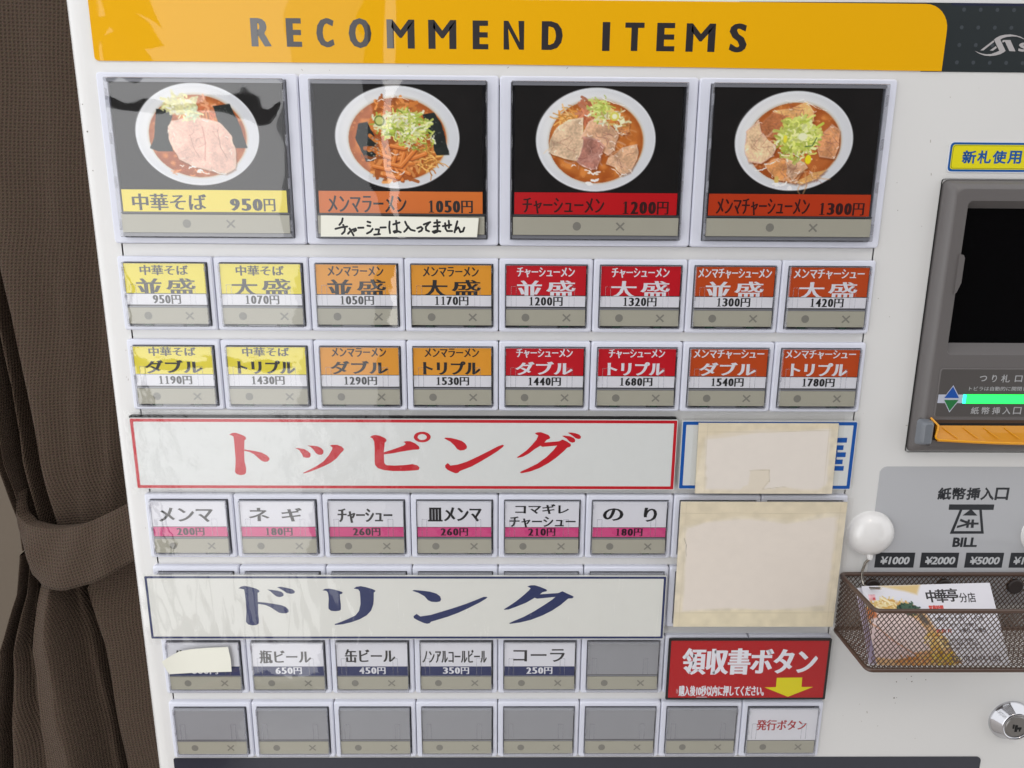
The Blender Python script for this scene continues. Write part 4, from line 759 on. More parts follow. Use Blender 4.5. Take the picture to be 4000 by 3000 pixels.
def bordered(b, x0, x1, z0, z1, yf, th, bw, bc, fc, r=0.6, inset=0.35):
    b.prism(rpoly(x0, x1, z1, z0, (r,)*4), yf, yf+th, fc)
    b.loops([rr(x0+inset, x1-inset, z1+inset, z0-inset, r, yf-0.04), rr(x0+inset+bw, x1-inset-bw, z1+inset+bw, z0-inset-bw, 0.3, yf-0.04)], bc)
SGN = mat("sign_paper", (218, 220, 218), 0.42, noise=(300, 0.025)); SGN2 = mat("sign_paper_warm", (221, 221, 215), 0.45, noise=(200, 0.015))
SR = mat("sign_red", (194, 20, 36), 0.4); SB = mat("sign_blue", (6, 84, 168), 0.4); SN = mat("sign_navy", (28, 42, 92), 0.4)
def film(b, x0, x1, z0, z1, y, m, nx=60, nz=10, amp=0.25, vert=False):
    """rumpled clear film, a real sheet with waves"""
    ph = [random.random()*6 for _ in range(8)]
    def h(x, z):
        e = min(1, (x-x0)/4, (x1-x)/4, (z0-z)/2, (z-z1)/2); e = max(0, e)
        return e*amp*(0.5*math.sin(x*0.31+ph[0]+1.7*math.sin(z*0.21+ph[1]))+0.35*math.sin(x*0.12+z*(0.05 if vert else 0.33)+ph[2])+0.3*math.sin(x*0.83+ph[3]+z*0.2))
    vs = [(x0+(x1-x0)*i/nx, y-abs(amp)-h(x0+(x1-x0)*i/nx, z0+(z1-z0)*j/nz), z0+(z1-z0)*j/nz) for j in range(nz+1) for i in range(nx+1)]
    b.add(vs, [(j*(nx+1)+i, (j+1)*(nx+1)+i, (j+1)*(nx+1)+i+1, j*(nx+1)+i+1) for j in range(nz) for i in range(nx)], m, True)
# topping sign
b = MB(); bordered(b, -2.2, 299.2, -177.2, -218.2, -1.5, 2.2, 1.7, SR, SGN); b.box(-2.6, 298.6, -0.6, 2.6, -218.0, -176.3, GAP)  # black box behind the sign; its rim stands in for the shadow line above
for pg in TOPPING: b.prism(pg, -1.58, None, SR)
o_, i_ = RING; b.loops([[(p[0], -1.58, p[1]) for p in o_], [(p[0], -1.58, p[1]) for p in i_]], SR)
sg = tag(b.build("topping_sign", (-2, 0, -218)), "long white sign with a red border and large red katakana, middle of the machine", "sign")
b = MB(); film(b, -5.0, 400.2, -172.6, -221.4, -1.75, FILM, 150, 16, 0.16); b.build("clear_film", (-5, -2, -221), sg)
# blue bordered sign
b = MB(); bordered(b, 301.8, 399.4, -177.8, -217.8, -1.3, 2.0, 1.9, SB, SGN); text(b, "華", 368.5, 394.6, -185.4, -210.0, -1.38, SB, 1.1, 0.55)
tag(b.build("blue_bordered_sign", (302, 0, -218)), "white sign with a blue border mostly hidden behind a taped beige card", "sign")
# drinks sign
b = MB(); bordered(b, -3.4, 297.8, -270.5, -311.2, -3.4, 1.2, 1.35, SN, SGN2)
for pg in DRINK: b.prism(pg, -3.48, None, SN)
sg = tag(b.build("drinks_sign", (-3, -3, -311)), "long white sign with a navy border and large navy katakana, above the drink buttons", "sign")
b = MB(); film(b, -6.0, 299.0, -268.6, -314.6, -3.75, FILMV, 150, 12, 0.18, True); b.build("clear_film", (-9, -4, -314), sg)
# receipt sign
CLRS = clear_mat("clear_sheet", bump=(25, 0.2, 0.0006))
b = MB(); SRD = mat("receipt_sign_red", (176, 4, 16), 0.4); SBK = mat("receipt_sign_black", (10, 8, 10), 0.4); SYL = mat("receipt_arrow_yellow", (222, 208, 0), 0.4)
b.prism(rpoly(301.9, 399.4, -353.7, -312.2, (0.8,)*4), -1.3, -0.6, SBK); b.prism(rpoly(303.4, 397.9, -352.3, -313.7, (0.3,)*4), -1.34, None, SRD)
text(b, "領収書ボタン", 310.6, 392.2, -318.6, -336.4, -1.4, PAPER, 0.78, 0.28)
text(b, "※購入後10秒以内に押してください。", 307.6, 361.6, -344.0, -351.2, -1.4, PAPER, 0.2, 0.1); b.quad(320.6, 327.2, -352.0, -351.7, -1.41, PAPER)
b.prism([(368.6, -338.6), (384.0, -338.4), (384.2, -344.9), (391.3, -344.9), (376.5, -351.7), (361.7, -345.2), (368.6, -345.0)], -1.42, None, SYL)
K_ = lambda v: [(203+(x-203)*0.9939, y-2.3, -72+(z+72)*0.9939) for x, y, z in v]   # lies on the clear caps
b.v = K_(b.v)
sg = tag(b.build("receipt_sign", (302, -3, -353)), "red sign with a black border, white lettering and a yellow down arrow", "sign")
b = MB(); film(b, 299.6, 402.2, -310.4, -355.4, -1.7, CLRS, 30, 12, 0.05); b.v = K_(b.v); b.build("clear_film", (300, -2, -355), sg)

# taped cards
CARDM = paint_mat("aged_card", 0.55, bump=(180, 0.25, 0.0004))
def aged(w_, h_, seed):
    c = Canvas(w_, h_, 0.45, (226, 216, 196)); c.C *= (1+0.10*(c.n3-0.5)+0.05*(c.n1-0.5))[..., None]
    return c
def card_thing(name, c, x0, z0, y, th, skew, lab, cat, edge, film_pad):
    f = lambda X, Z: np.stack([x0+X+skew*Z, np.full_like(X, y-0.02)-0.18*np.sin(X*0.06+1)*0, z0-Z], 1)
    b = MB(); w_, h_ = c.w, c.h
    b.prism([(x0, z0), (x0+w_, z0), (x0+w_+skew*h_, z0-h_), (x0+skew*h_, z0-h_)], y, y+th, edge)
    root = tag(b.build(name, (x0, y, z0-h_)), lab, cat)
    me = c.mesh("card_face", lambda X, Z: f(X, Z)-np.array([x0, y, z0]), CARDM); link("card_face", me, (x0, y, z0), root)
    b = MB(); film(b, x0-film_pad[0], x0+w_+film_pad[1], z0+film_pad[2], z0-h_-film_pad[3], y-0.25, FILM2, 40, 30, 0.12); b.build("clear_tape", (x0, y, z0-h_), root)
    return root
FILM2 = clear_mat("clear_tape", tint=(1, 0.995, 0.985), haze=0.0, bump=(120, 0.5, 0.0004, 4), rough=0.1, gain=1.0)
EDG = mat("card_edge", (206, 196, 172), 0.6)
c = aged(77.6, 41.2, 1)
c.poly([(4, 7), (12, 6), (15, 5), (40, 3.5), (60, 4.2), (73, 3), (74, 36), (70, 39), (48, 38), (30, 39.5), (6, 38.5)], (230, 223, 217), 1.5, 0.9, wob=0.25)
c.poly([(0, 0), (78, 0), (78, 3.2), (50, 4.2), (22, 7), (3, 9), (0, 40)], (218, 203, 172), 1.2, 0.38, wob=0.3)
c.poly([(30, 27.5), (41, 27), (41.5, 34), (38, 38.5), (52, 37.5), (58, 41), (24, 41), (27, 37), (30, 36)], (224, 214, 196), 0.5, 0.7, wob=0.2); c.line([(30, 27.5), (41, 27), (41.5, 34)], 0.3, (180, 168, 146), 0.7); c.line([(41, 34), (38, 38.5), (51, 37)], 0.3, (186, 174, 150), 0.6)
c.line([(0, 5.2), (40, 4.8), (77, 3.8)], 0.3, (196, 184, 158), 0.55); c.line([(5, 0), (5.2, 41)], 0.3, (200, 188, 164), 0.5); c.line([(72.8, 0), (72.4, 41)], 0.3, (200, 188, 164), 0.5)
card_thing("beige_card", c, 310.6, -178.7, -2.6, 0.9, 0.012, "small beige card taped over the blue bordered sign", "card", EDG, (3, 3, 5, 4))
c = aged(94.2, 78.0, 2)
c.poly([(4, 16), (14, 12), (40, 10), (60, 13), (84, 9), (90, 9), (89, 64), (60, 67), (30, 66), (5, 68)], (231, 222, 214), 1.5, 0.9, wob=0.25)
c.poly([(0, 0), (95, 0), (95, 7), (84, 6), (62, 11), (36, 8), (12, 12), (2, 15), (0, 30)], (218, 204, 174), 1.2, 0.38, wob=0.3)
c.poly([(0, 69), (40, 67), (95, 68), (95, 80), (0, 80)], (228, 216, 180), 0.9, 0.4, wob=0.2); c.poly([(88, 0), (95, 0), (95, 80), (87, 76), (89, 40)], (216, 204, 180), 1.0, 0.3, wob=0.2)
c.line([(3, 22), (4.5, 26), (4.8, 33)], 0.25, (120, 110, 96), 0.7)
for y_ in (6.5, 68.8): c.line([(0, y_+0.4), (30, y_), (60, y_+0.3), (94, y_-0.2)], 0.3, (196, 184, 158), 0.55)
for x_ in (3.2, 90.6): c.line([(x_, 0), (x_+0.3, 40), (x_-0.2, 78)], 0.3, (202, 190, 166), 0.5)
card_thing("beige_card", c, 303.0, -224.3, -4.6, 0.9, 0.0, "large beige card taped over four buttons above the red receipt sign", "card", EDG, (2, 3, 3, 5))

# handwritten note on the second picture button
NOTEM = mat("note_cream", (232, 231, 218), 0.5, noise=(60, 0.02)); MARKER = mat("marker_black", (14, 13, 15), 0.35)
b = MB(); b.prism([(109.3, -68.6), (189.7, -69.4), (188.8, -79.0), (108.7, -79.2)], -5.35, -5.12, NOTEM)
def stroke(b, pts, r, y, m):
    """flat marker stroke with round ends"""
    for i in range(len(pts)):
        c0 = pts[i]; b.add([(c0[0]+r*math.cos(2*math.pi*k/12), y-0.002*i, c0[1]+r*math.sin(2*math.pi*k/12)) for k in range(12)], [tuple(range(12))], m)
        if i+1 < len(pts):
            c1 = pts[i+1]; dx, dz = c1[0]-c0[0], c1[1]-c0[1]; l = math.hypot(dx, dz) or 1; nx_, nz_ = -dz/l*r, dx/l*r
            b.add([(c0[0]-nx_, y-0.001-0.002*i, c0[1]-nz_), (c1[0]-nx_, y-0.001-0.002*i, c1[1]-nz_), (c1[0]+nx_, y-0.001-0.002*i, c1[1]+nz_), (c0[0]+nx_, y-0.001-0.002*i, c0[1]+nz_)], [(0, 1, 2, 3)], m)
for k, pg in enumerate(NOTE): stroke(b, pg, 0.52, -5.37-0.0005*k, MARKER)
tag(b.build("handwritten_note", (109, -5.2, -79)), "cream paper strip handwritten in black marker under the second ramen picture", "note")
# curled masking tape piece on the first drink button
b = MB(); n = 10; top = [(2.6, -324.6), (5.8, -322.4), (12.4, -318.9), (19.4, -317.8), (30, -317.0), (41.0, -316.6)]; bot = [(3.0, -325.6), (4.2, -330.0), (5.4, -334.0), (18, -333.6), (30, -333.3), (41.8, -333.0)]
lift = [-5.8, -5.2, -4.2, -3.5, -3.3, -3.2]
vs = [(t[0], l_, t[1]) for t, l_ in zip(top, lift)]+[((t[0]+q[0])/2+(0.6 if i == 5 else 0), l_-0.1, (t[1]+q[1])/2) for i, (t, q, l_) in enumerate(zip(top, bot, lift))]+[(q[0], l_, q[1]) for q, l_ in zip(bot, lift)]
fs = [(r_*6+i, (r_+1)*6+i, (r_+1)*6+i+1, r_*6+i+1) for r_ in range(2) for i in range(5)]
b.add(vs, fs, NOTEM, True); b.add([(x_, y_+0.15, z_) for x_, y_, z_ in vs], fs, NOTEM, True)
tag(b.build("tape_piece", (3, -3.2, -334)), "curling cream tape piece covering the first drink button's name", "tape")

# suction cups with hooks
CUP = mat("white_suction_cup", (230, 228, 226), 0.18, coat=0.5); STEEL = mat("steel_wire", (176, 170, 160), 0.2, metal=1.0)
for cx, lab in ((416.2, "white suction cup hook above the left corner of the wire basket"), (518.4, "white suction cup hook at the right edge above the wire basket")):
    cz = -246.2; root = None; b = MB(); ls = []
    for k in range(10):
        t = math.pi/2*k/9; ls.append(circ(cx, cz, 13.6*math.cos(t)+0.02, 2.9-8.5*math.sin(t), 40))
    b.loops([circ(cx, cz, 13.9, 3.0, 40)]+ls, CUP, cap=CUP, smooth=True)
    b.tube([(cx, 0, cz-12.2), (cx, -0.6, cz-13.8), (cx, -0.8, cz-15.0)], [2.0, 1.7, 1.3], CUP, 12)
    root = tag(b.build("suction_hook", (cx, 3, cz)), lab, "suction hook", "suction hooks holding the wire basket")
    b = MB(); b.tube([(cx-0.2, -0.6, cz-14.5), (cx-1.6, 0.8, cz-18), (cx-2.6, 1.0, cz-23), (cx-2.6, 0.8, cz-28), (cx-2.2, -1.5, cz-31), (cx-0.4, -6, cz-30.4), (cx+2.2, -12.0, cz-27.2)], 0.75, STEEL, 10)
    b.build("wire_hook", (cx, 0, cz-15), root)

# wire basket
BRW = mat("brown_wire", (76, 54, 42), 0.35, coat=0.3, coatr=0.1); BRM = mat("brown_mesh", (82, 63, 51), 0.45)
bx0, bx1, by0, by1, bz0, bz1 = 401.2, 530.0, 1.6, -39.0, -307.3, -271.8
root = bpy.data.objects.new("wire_basket", None); COL.objects.link(root); root.location = (bx0*MM, by0*MM, bz0*MM); WL[root.name] = (bx0, by0, bz0)
tag(root, "brown wire mesh basket with leaflets hanging on suction hooks at the right", "basket")
def rim(z, name, r):
    rc = 3.0; p = []
    for cx, cy, a in ((bx0+rc, by1+rc, 180), (bx1-rc, by1+rc, 270), (bx1-rc, by0-rc, 0), (bx0+rc, by0-rc, 90)):
        for k in range(5):
            t = math.radians(a+90*k/4); p.append((cx+rc*math.cos(t), cy+rc*math.sin(t), z))
    b = MB(); b.tube(p, r, BRW, 10, closed=True); b.build(name, (bx0, by1, z), root)
rim(bz1, "top_rim", 1.25); rim(bz0, "bottom_rim", 1.2)
def meshwall(o, U, V, lu, lv, nrm, pu=2.8, pv=3.6, wd=0.215, th=0.3):
    """expanded-metal wall: crossing flat strands"""
    b = MB(); o, U, V, nr = Vector(o), Vector(U), Vector(V), Vector(nrm); sl = pu/pv
    for sg in (1, -1):
        k0 = -int(lv*sl/pu)-2; k1 = int((lu+lv*sl)/pu)+2
        for k in range(k0, k1):
            u0 = k*pu; a = 0.0; e = lv
            # u = u0 + sg*sl*v
            if sg > 0: a = max(a, (0-u0)/sl); e = min(e, (lu-u0)/sl)
            else: a = max(a, (u0-lu)/sl); e = min(e, u0/sl)
            if e-a < 0.4: continue
            d = Vector((sg*sl, 1.0)).normalized(); n2 = Vector((-d.y, d.x))*wd
            vs = []
            for off in (-th*0.5, th*0.5):
                for (vv, sgn) in ((a, -1), (e, -1), (e, 1), (a, 1)):
                    u = u0+sg*sl*vv+n2.x*sgn; v_ = vv+n2.y*sgn
                    vs.append(tuple(o+U*u+V*v_+nr*(off+sg*th*0.28)))
            b.add(vs, [(0, 1, 2, 3), (7, 6, 5, 4), (0, 4, 5, 1), (2, 6, 7, 3)], BRM)
    return b
Hh = bz1-bz0
for o_, U_, V_, lu, nr in (((bx0+1, by1, bz0), (1, 0, 0), (0, 0, 1), bx1-bx0-2, (0, 1, 0)), ((bx0+1, by0, bz0), (1, 0, 0), (0, 0, 1), bx1-bx0-2, (0, 1, 0)), ((bx0, by1+1, bz0), (0, 1, 0), (0, 0, 1), by0-by1-2, (1, 0, 0)), ((bx1, by1+1, bz0), (0, 1, 0), (0, 0, 1), by0-by1-2, (1, 0, 0))):
    o = meshwall(o_, U_, V_, lu, Hh, nr).build("mesh_wall", o_, root); o["kind"] = "stuff"
o = meshwall((bx0+1, by1+1, bz0+0.2), (1, 0, 0), (0, 1, 0), bx1-bx0-2, by0-by1-2, (0, 0, 1)).build("mesh_floor", (bx0, by1, bz0), root); o["kind"] = "stuff"
for cx in (421.0, 463.5, 506.0):
    b = MB(); b.loops([circ(cx, -279.6, 4.6, 2.6, 24), circ(cx, -279.6, 4.6, 1.0, 24), circ(cx, -279.6, 3.9, 0.5, 24)], mat("brown_pad", (38, 28, 24), 0.5), cap=mat("brown_pad", (38, 28, 24)), smooth=False); b.build("round_pad", (cx, 2, -279.6), root)

# leaflets
LEAF = paint_mat("leaflet_print", 0.35); 
def leaflet(P00, P10, P11, P01, front, lab):
    P00, P10, P11, P01 = [np.array(p, float) for p in (P00, P10, P11, P01)]; w_, h_ = 74.6, 44.4
    def pl_(X, Z, d=0.0):
        u = np.asarray(X)[..., None]/w_; v = np.asarray(Z)[..., None]/h_
        q = P00*(1-u)*(1-v)+P10*u*(1-v)+P11*u*v+P01*(1-u)*v
        nr = np.cross(P10-P00, P01-P00); nr = nr/np.linalg.norm(nr)
        if nr[1] > 0: nr = -nr
        return q+nr*d
    c = Canvas(w_, h_, 0.33, (224, 222, 228))
    if front:
        c.poly([(10, 0), (34, 0), (31, 5.6), (24, 3.4), (17, 1.6)], (212, 178, 108), 1.6, 0.8, wob=0.1)
        c.ell(14, 16, 22, 9, (216, 218, 228), 3, 0.7)
        def blob(x, z, rx, rz, n, cols, L=2.4, wd=(0.5, 1.0)):
            for _ in range(n):
                a = random.random()*6.28; r = math.sqrt(random.random()); c.line(squiggle(x+rx*r*math.cos(a), z+rz*r*math.sin(a), L, 4), random.uniform(*wd), random.choice(cols), 0.95)
        c.poly([(0, 12), (6, 9.5), (16, 8.6), (27, 11), (33, 17), (41, 30), (45, 38), (46, 44.4), (0, 44.4)], (214, 172, 124), 1.2, var=0.06, wob=0.3)
        blob(13, 12, 12, 3.6, 120, [(230, 212, 160), (214, 186, 116), (240, 228, 190), (206, 160, 80)]); blob(24, 13.5, 6, 2.2, 60, [(38, 66, 52), (26, 48, 42), (70, 96, 76)], 2, (0.8, 1.4))
        c.poly([(29, 15.5), (32, 18), (34.5, 22), (33, 23), (30, 20)], (84, 84, 84), 1.2, 0.9, var=0.2, wob=0.3)
        c.poly([(1, 17), (8, 14.5), (20, 15), (28, 20), (34, 29), (33, 36), (22, 38), (10, 31), (2, 22)], (226, 206, 202), 0.8, var=0.05, wob=0.2)
        c.poly([(0, 21), (4, 24), (12, 31), (20, 37), (24, 40), (12, 41), (0, 40)], (220, 196, 194), 0.8, var=0.05, wob=0.2)
        c.line([(0, 20), (5, 24), (12, 31), (22, 38), (32, 38)], 0.8, (190, 126, 90), 0.7); c.poly([(0, 12.5), (5, 13), (6, 18), (0, 19)], (186, 92, 40), 1, 0.8, wob=0.2)
        blob(36, 32, 5, 6, 90, [(214, 170, 80), (196, 130, 60), (226, 196, 120), (240, 220, 170)]); blob(38, 41, 8, 3, 80, [(206, 176, 60), (190, 150, 40), (226, 206, 120), (170, 120, 50)]); blob(22, 42, 10, 2, 50, [(190, 120, 60), (214, 160, 90)])
        c.poly([(3, 5.0), (6.8, 5.0), (6.8, 8.6), (3, 8.6)], (222, 150, 156), 0.4, 0.7, var=0.3); c.poly([(5.2, 6.9), (6.6, 6.9), (6.6, 8.2), (5.2, 8.2)], (196, 60, 66), 0.3, 0.9)
    else: c.poly([(0, 6), (10, 8), (12, 44), (0, 44)], (140, 120, 150), 2, 0.7, wob=0.3)
    me = c.mesh("leaflet", lambda X, Z: pl_(X, Z)-P00, LEAF)
    o = tag(link("leaflet", me, tuple(P00)), lab, "leaflet", "leaflets in the wire basket")
    bk = MB(); q = [pl_(np.array(x), np.array(z), -0.15) for x, z in ((0, 0), (w_, 0), (w_, h_), (0, h_))]; bk.add([tuple(p) for p in q], [(0, 1, 2, 3)], PAPER); bk.build("back_face", tuple(P00), o)
    if front:
        t = MB(); LI = mat("leaflet_ink", (38, 34, 36), 0.5); LR = mat("leaflet_red", (206, 60, 46), 0.5); LG = mat("leaflet_grey_ink", (92, 88, 94), 0.5)
        def tx(s_, x0, x1, z0, z1, m_, dx=0.05, dz=0.05): text(t, s_, x0, x1, -z0, -z1, 0, m_, dx, dz)
        tx("中", 36.0, 42.0, 3.3, 10.4, LI, .3, .16); tx("華", 41.6, 48.4, 3.0, 10.6, LI, .3, .14); tx("亭", 48.0, 54.6, 2.6, 10.2, LI, .3, .14)
        tx("分店", 54.9, 64.4, 5.3, 10.8, LI, .10, .08); tx("営業時間", 36.2, 44.6, 12.0, 14.6, LR, .12, .1)
        tx("平　日", 38.2, 43.8, 15.4, 17.6, LG); tx("11:00 - 14:30", 47.2, 65.6, 15.2, 17.6, LG, .06, .04)
        tx("土曜祝日", 37.4, 45.6, 18.6, 20.8, LG); tx("11:30 - 14:30", 48.0, 66.0, 18.4, 20.8, LG, .06, .04); tx("スープがなくなり次第終了", 41.8, 61.2, 22.0, 23.8, LG)
        tx("定 休 日", 37.4, 46.0, 25.0, 27.2, LR, .1, .08); tx("火曜日　水曜日", 50.2, 65.8, 24.8, 27.2, LG, .1, .08)
        for k, s_ in enumerate(("ご予約・お問い合わせはお電話にて", "駐車場もご用意しております", "お持ち帰りもできます")): tx(s_, 38.6+k, 59.5+k, 30.2+2.3*k, 31.8+2.3*k, LG, .04, .03)
        tx("TEL 0224-34-4252", 42.4, 70.4, 39.4, 42.4, LG, .1, .06)
        V_ = np.array([(p[0], -p[2]) for p in t.v]); q = pl_(V_[:, 0], V_[:, 1], 0.06); t.v = [tuple(p) for p in q]
        t.build("lettering", tuple(P00), o)
leaflet((407.6, -4.2, -277.4), (482.0, -4.2, -275.6), (477.4, -35.5, -306.4), (403.6, -35.5, -306.4), False, "second white leaflet, mostly hidden behind the one with the ramen picture")
leaflet((410.9, -5.0, -275.9), (485.5, -5.0, -273.6), (480.4, -37.0, -305.6), (407.0, -37.0, -306.0), True, "white leaflet with a ramen picture and opening hours leaning in the wire basket")

# ============================================================ curtain
def fabric():
    m = bpy.data.materials.new("brown_waffle_cloth"); m.use_nodes = True; nt = m.node_tree; b = nt.nodes["Principled BSDF"]
    b.inputs["Roughness"].default_value = 0.9; b.inputs["Sheen Weight"].default_value = 0.03; b.inputs["Specular IOR Level"].default_value = 0.2
    uv = nt.nodes.new("ShaderNodeUVMap"); sp = nt.nodes.new("ShaderNodeSeparateXYZ"); nt.links.new(uv.outputs[0], sp.inputs[0])
    def mth(op, a, b_=None, c_=None):
        n = nt.nodes.new("ShaderNodeMath"); n.operation = op
        for i, v in enumerate((a, b_)):
            if v is None: continue
            if isinstance(v, (int, float)): n.inputs[i].default_value = v
            else: nt.links.new(v, n.inputs[i])
        return n.outputs[0]
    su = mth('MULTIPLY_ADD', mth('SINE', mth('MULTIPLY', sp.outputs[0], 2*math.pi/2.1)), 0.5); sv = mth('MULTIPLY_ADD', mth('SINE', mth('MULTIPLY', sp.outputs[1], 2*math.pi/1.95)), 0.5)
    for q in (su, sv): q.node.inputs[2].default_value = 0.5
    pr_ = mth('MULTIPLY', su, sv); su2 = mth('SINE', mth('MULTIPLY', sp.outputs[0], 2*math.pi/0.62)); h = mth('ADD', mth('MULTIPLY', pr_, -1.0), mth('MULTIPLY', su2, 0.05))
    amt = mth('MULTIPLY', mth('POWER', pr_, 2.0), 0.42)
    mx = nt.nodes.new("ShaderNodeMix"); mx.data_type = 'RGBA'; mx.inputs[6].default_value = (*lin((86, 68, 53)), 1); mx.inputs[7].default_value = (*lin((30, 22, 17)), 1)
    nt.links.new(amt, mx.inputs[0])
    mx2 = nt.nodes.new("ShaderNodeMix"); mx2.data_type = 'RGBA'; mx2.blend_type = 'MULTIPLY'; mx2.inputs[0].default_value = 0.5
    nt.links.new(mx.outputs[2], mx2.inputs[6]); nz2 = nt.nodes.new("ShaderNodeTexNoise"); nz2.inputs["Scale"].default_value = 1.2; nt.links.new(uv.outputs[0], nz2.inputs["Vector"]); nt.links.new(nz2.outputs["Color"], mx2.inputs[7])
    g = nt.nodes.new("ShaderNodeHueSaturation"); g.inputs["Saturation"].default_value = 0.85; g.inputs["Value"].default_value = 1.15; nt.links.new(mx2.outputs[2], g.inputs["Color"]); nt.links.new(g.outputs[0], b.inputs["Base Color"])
    bp = nt.nodes.new("ShaderNodeBump"); bp.inputs["Strength"].default_value = 0.9; bp.inputs["Distance"].default_value = 0.0007
    nt.links.new(h, bp.inputs["Height"]); nt.links.new(bp.outputs[0], b.inputs["Normal"]); return m
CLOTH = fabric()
def sheet(name, G, parent, loc, mat_, uvscale=1.0):
    """G: rows x cols x 3 array of points in mm; uv follows the arc length"""
    nz_, nx_, _ = G.shape; me = bpy.data.meshes.new(name)
    P = (G-np.array(loc)).reshape(-1, 3)*MM
    fs = [(j*nx_+i, (j+1)*nx_+i, (j+1)*nx_+i+1, j*nx_+i+1) for j in range(nz_-1) for i in range(nx_-1)]
    me.from_pydata([tuple(p) for p in P], [], fs); me.materials.append(mat_); me.polygons.foreach_set("use_smooth", [True]*len(fs))
    du = np.concatenate([np.zeros((nz_, 1)), np.cumsum(np.linalg.norm(np.diff(G, axis=1), axis=2), 1)], 1)
    du = du-du[:, -1:]*0.85; dv = np.concatenate([np.zeros((1, nx_)), np.cumsum(np.linalg.norm(np.diff(G, axis=0), axis=2), 0)], 0).mean(1, keepdims=True)*np.ones((1, nx_))
    uvl = me.uv_layers.new(name="uv"); A = np.stack([du.ravel(), dv.ravel()], 1)
    idx = np.zeros(len(me.loops), np.int32); me.loops.foreach_get("vertex_index", idx); uvl.data.foreach_set("uv", A[idx].ravel().astype(np.float32))
    me.update(); return link(name, me, loc, parent)
CT = np.array(CURT)            # 11 levels x 12 lines x (x, z)
Zl = CT[:, 0, 1]; order = np.argsort(-Zl); CT = CT[order]; Zl = CT[:, :, 1].mean(1)
dep_up = [92, 60, 96, 52, 88, 56, 92, 84, 44, 50, 56, 72]; dep_lo = [86, 46, 66, 46, 56, 104, 46, 42, 66, 104, 56, 66]
def smoothstep(t): return t*t*(3-2*t)
def curtain_grid(z_from, z_to, nz_, dep, levels):
    zs = np.linspace(z_from, z_to, nz_); L = [i for i in range(len(Zl)) if levels(Zl[i])]
    rows = []
    for z in zs:
        xs = np.array([np.interp(-z, [-Zl[i] for i in L], [CT[i, k, 0] for i in L]) for k in range(12)])
        if z > Zl[L[0]]: xs = CT[L[0], :, 0]+(xs-xs)
        row = []
        tie = math.exp(-((z+275)/38.0)**2)
        for k in range(11):
            n = 14
            for q in range(n):
                t = q/n; x = xs[k]+(xs[k+1]-xs[k])*t; d = dep[k]+(dep[k+1]-dep[k])*smoothstep(t)
                d = 60+(d-60)*(1-0.55*tie)+0.5*math.sin(z*0.09+k*1.7)+0.9*math.sin(z*0.03+x*0.05)
                row.append((x, d, z))
        row.append((xs[11], 60+(dep[11]-60), z)); rows.append(row)
    return np.array(rows)
croot = bpy.data.objects.new("curtain", None); COL.objects.link(croot); croot.location = (-0.08, 0.06, -0.9); WL[croot.name] = (-80, 60, -900)
tag(croot, "dark brown waffle weave curtain gathered by a tieback left of the ticket machine", "curtain")
# extend the first level straight up
up = curtain_grid(66, -286, 130, dep_up, lambda z: z > -270)
G0 = up[0].copy(); G0[:, 2] = 150; G0[:, 0] -= 12; up = np.concatenate([G0[None], up], 0)
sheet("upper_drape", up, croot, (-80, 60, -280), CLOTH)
lo = curtain_grid(-286, -567, 110, dep_lo, lambda z: z < -280)
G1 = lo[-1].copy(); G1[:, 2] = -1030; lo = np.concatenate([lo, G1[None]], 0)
sheet("lower_drape", lo, croot, (-80, 60, -290), CLOTH)
T_, B_ = np.array(BANDT), np.array(BANDB); rows = []
nb = 40; us = np.linspace(0, len(T_)-1, nb)
def sm(A, u): return np.stack([np.interp(u, np.arange(len(A)), A[:, i]) for i in range(2)], 1)
ta, ba = sm(T_, us), sm(B_, us)
for v in np.linspace(0, 1, 14):
    p = ta*(1-v)+ba*v; w_ = us/(len(T_)-1); bul = 2.2*math.sin(math.pi*v)
    y = 60-24*np.sin(np.clip(w_*1.25, 0, 1)*math.pi*0.5+0.0)**0.7-bul+0.7*np.sin(w_*26+v*4)+0.4*np.sin(w_*11-v*9)
    rows.append(np.stack([p[:, 0], y, p[:, 1]], 1))
rows = [np.stack([rows[0][:, 0]+1, rows[0][:, 1]+9, rows[0][:, 2]-1.2], 1)]+rows+[np.stack([rows[-1][:, 0], rows[-1][:, 1]+9, rows[-1][:, 2]+1.2], 1)]
sheet("tieback", np.array(rows), croot, (-80, 40, -275), CLOTH)

# ============================================================ setting
WALLM = mat("wall_taupe", (104, 92, 78), 0.7, noise=(6, 0.06)); TRIM = mat("wall_trim_taupe", (150, 138, 120), 0.5)
b = MB(); b.box(-900, 1300, 430, 450, -1050, 900, WALLM); tag(b.build("wall", (0, 430, -1050)), kind="structure")
b = MB(); b.box(-146, -136, 190, 200, -1050, 900, TRIM); b.box(-210, -150, 196, 206, -1050, 900, WALLM); b.box(-134, -60, 200, 206, -1050, 900, WALLM); b.build("door_frame", (-150, 190, -1050))
tag(bpy.data.objects["door_frame"], "taupe door frame just visible behind the lower left edge of the curtain", "door frame")
b = MB(); b.box(-1500, 1600, -2200, 600, -1062, -1050, mat("floor_tile_grey", (184, 178, 172), 0.5, noise=(5, 0.1))); tag(b.build("floor", (0, 0, -1062)), kind="structure")

# dark wall added out of view, keeps the bright world out of glossy reflections; the window opens to its left
b = MB(); BLOCKM = mat("reflection_blocker_dark", (24, 18, 16), 0.7, noise=(4, 0.15))
b.box(-180, 2400, -1800, -1760, -1050, 900, BLOCKM); tag(b.build("reflection_blocker", (-180, -1800, -1050)), kind="structure")

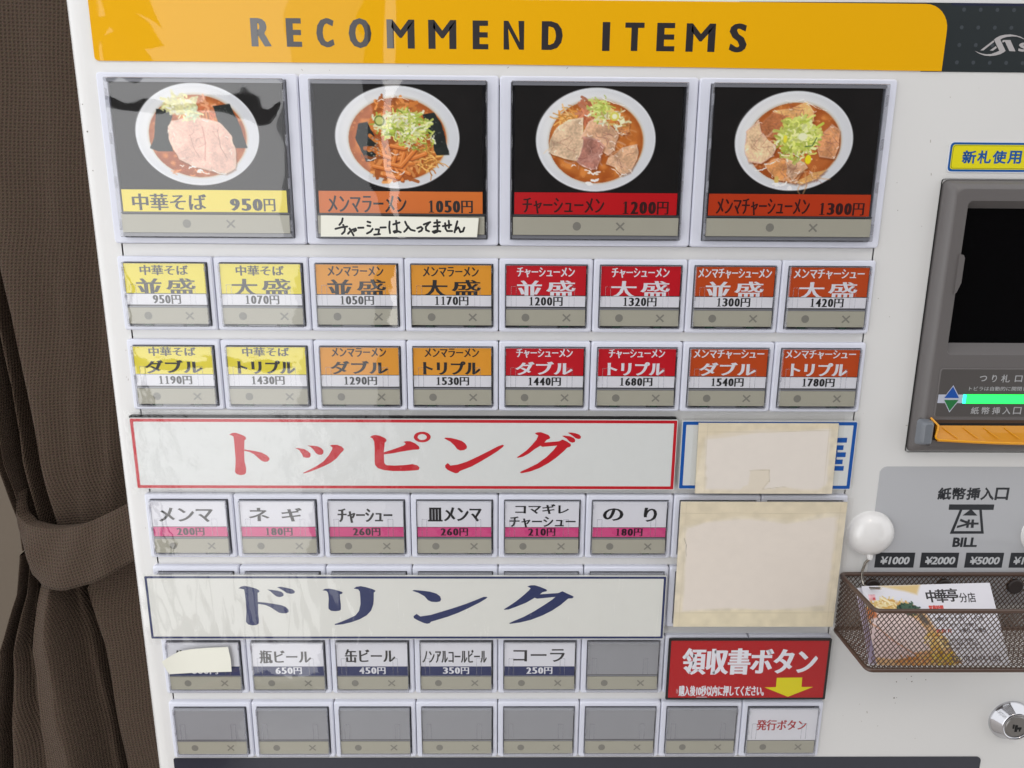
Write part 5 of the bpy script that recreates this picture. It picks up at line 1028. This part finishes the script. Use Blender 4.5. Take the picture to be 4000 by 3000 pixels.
# the window in front of which the machine stands: dark bars and a leafy plant (seen mirrored in the glossy covers and the banner)
BAR = mat("window_bar_dark", (44, 44, 46), 0.5)
wf = bpy.data.objects.new("shop_window", None); COL.objects.link(wf); wf.location = (-0.42, -0.92, -1.05); WL[wf.name] = (-420, -920, -1050)
tag(wf, "dark framed shop window behind the photographer, mirrored in the first glossy picture button", "window")
for x_ in (-840, -500):
    b = MB(); b.box(x_-9, x_+9, -930, -900, -1050, 620, BAR); b.build("window_bar", (x_, -920, -1050), wf)
for z_ in (-1010, -330, 120, 505):
    b = MB(); b.box(-840, -185, -925, -905, z_-9, z_+9, BAR); b.build("window_rail", (-420, -920, z_), wf)
LEAFM = mat("leaf_dark_green", (40, 52, 26), 0.4); STM = mat("plant_stem", (60, 56, 34), 0.6); POT = mat("pot_clay", (120, 70, 50), 0.6)
pl = bpy.data.objects.new("leafy_plant", None); COL.objects.link(pl); pl.location = (-0.38, -0.78, -1.05); WL[pl.name] = (-380, -780, -1050)
tag(pl, "leafy plant by the shop window, mirrored at the left end of the yellow banner", "plant")
b = MB(); b.loops([circ(0, 0, 1, 0, 20)]*2, POT); b.v = []; b.f = []; b.m = []; b.smooth = []
hc = lambda r, z: [(-380+r*math.cos(2*math.pi*k/24), -780+r*math.sin(2*math.pi*k/24), z) for k in range(24)]
b.loops([hc(80, -1050), hc(110, -860), hc(120, -850), hc(112, -850), hc(104, -870)], POT, cap=STM, smooth=True); b.build("pot", (-380, -780, -1050), pl)
rp = random.Random(11); sb = MB(); leafs = []
for q in range(6):
    top = (-380+rp.uniform(-200, 60), -780+rp.uniform(-50, 50), rp.uniform(260, 470)); base = (-380+rp.uniform(-30, 30), -780+rp.uniform(-30, 30), -870)
    pts = [tuple(base[i]*(1-t)+top[i]*t+(18*math.sin(t*5+q) if i < 2 else 0) for i in range(3)) for t in np.linspace(0, 1, 9)]; sb.tube(pts, 2.5, STM, 6)
    for t in np.linspace(0.82, 1.0, 5):
        p = [base[i]*(1-t)+top[i]*t for i in range(3)]; leafs.append(p)
sb.build("stem", (-380, -780, -870), pl)
lm = MB(); n = 8; prof = [0, .55, .9, 1.0, .92, .7, .38, 0]
lv = []
for k in range(n): u = k/(n-1); lv += [(u*100, -0.0+8*math.sin(u*3), -prof[k]*22), (u*100, 4+8*math.sin(u*3), 0), (u*100, 8*math.sin(u*3), prof[k]*22)]
lm.add(lv, [(3*k+j, 3*k+3+j, 3*k+4+j, 3*k+1+j) for k in range(n-1) for j in range(2)], LEAFM, True); LME = to_mesh(lm, "leaf")
for p in leafs:
    o = link("leaf", LME, tuple(p), pl); s_ = rp.uniform(0.7, 1.25); o.scale = (s_, s_, s_); o.rotation_euler = (rp.uniform(-0.7, 0.7), rp.uniform(0, 6.28), rp.uniform(-0.5, 0.5))
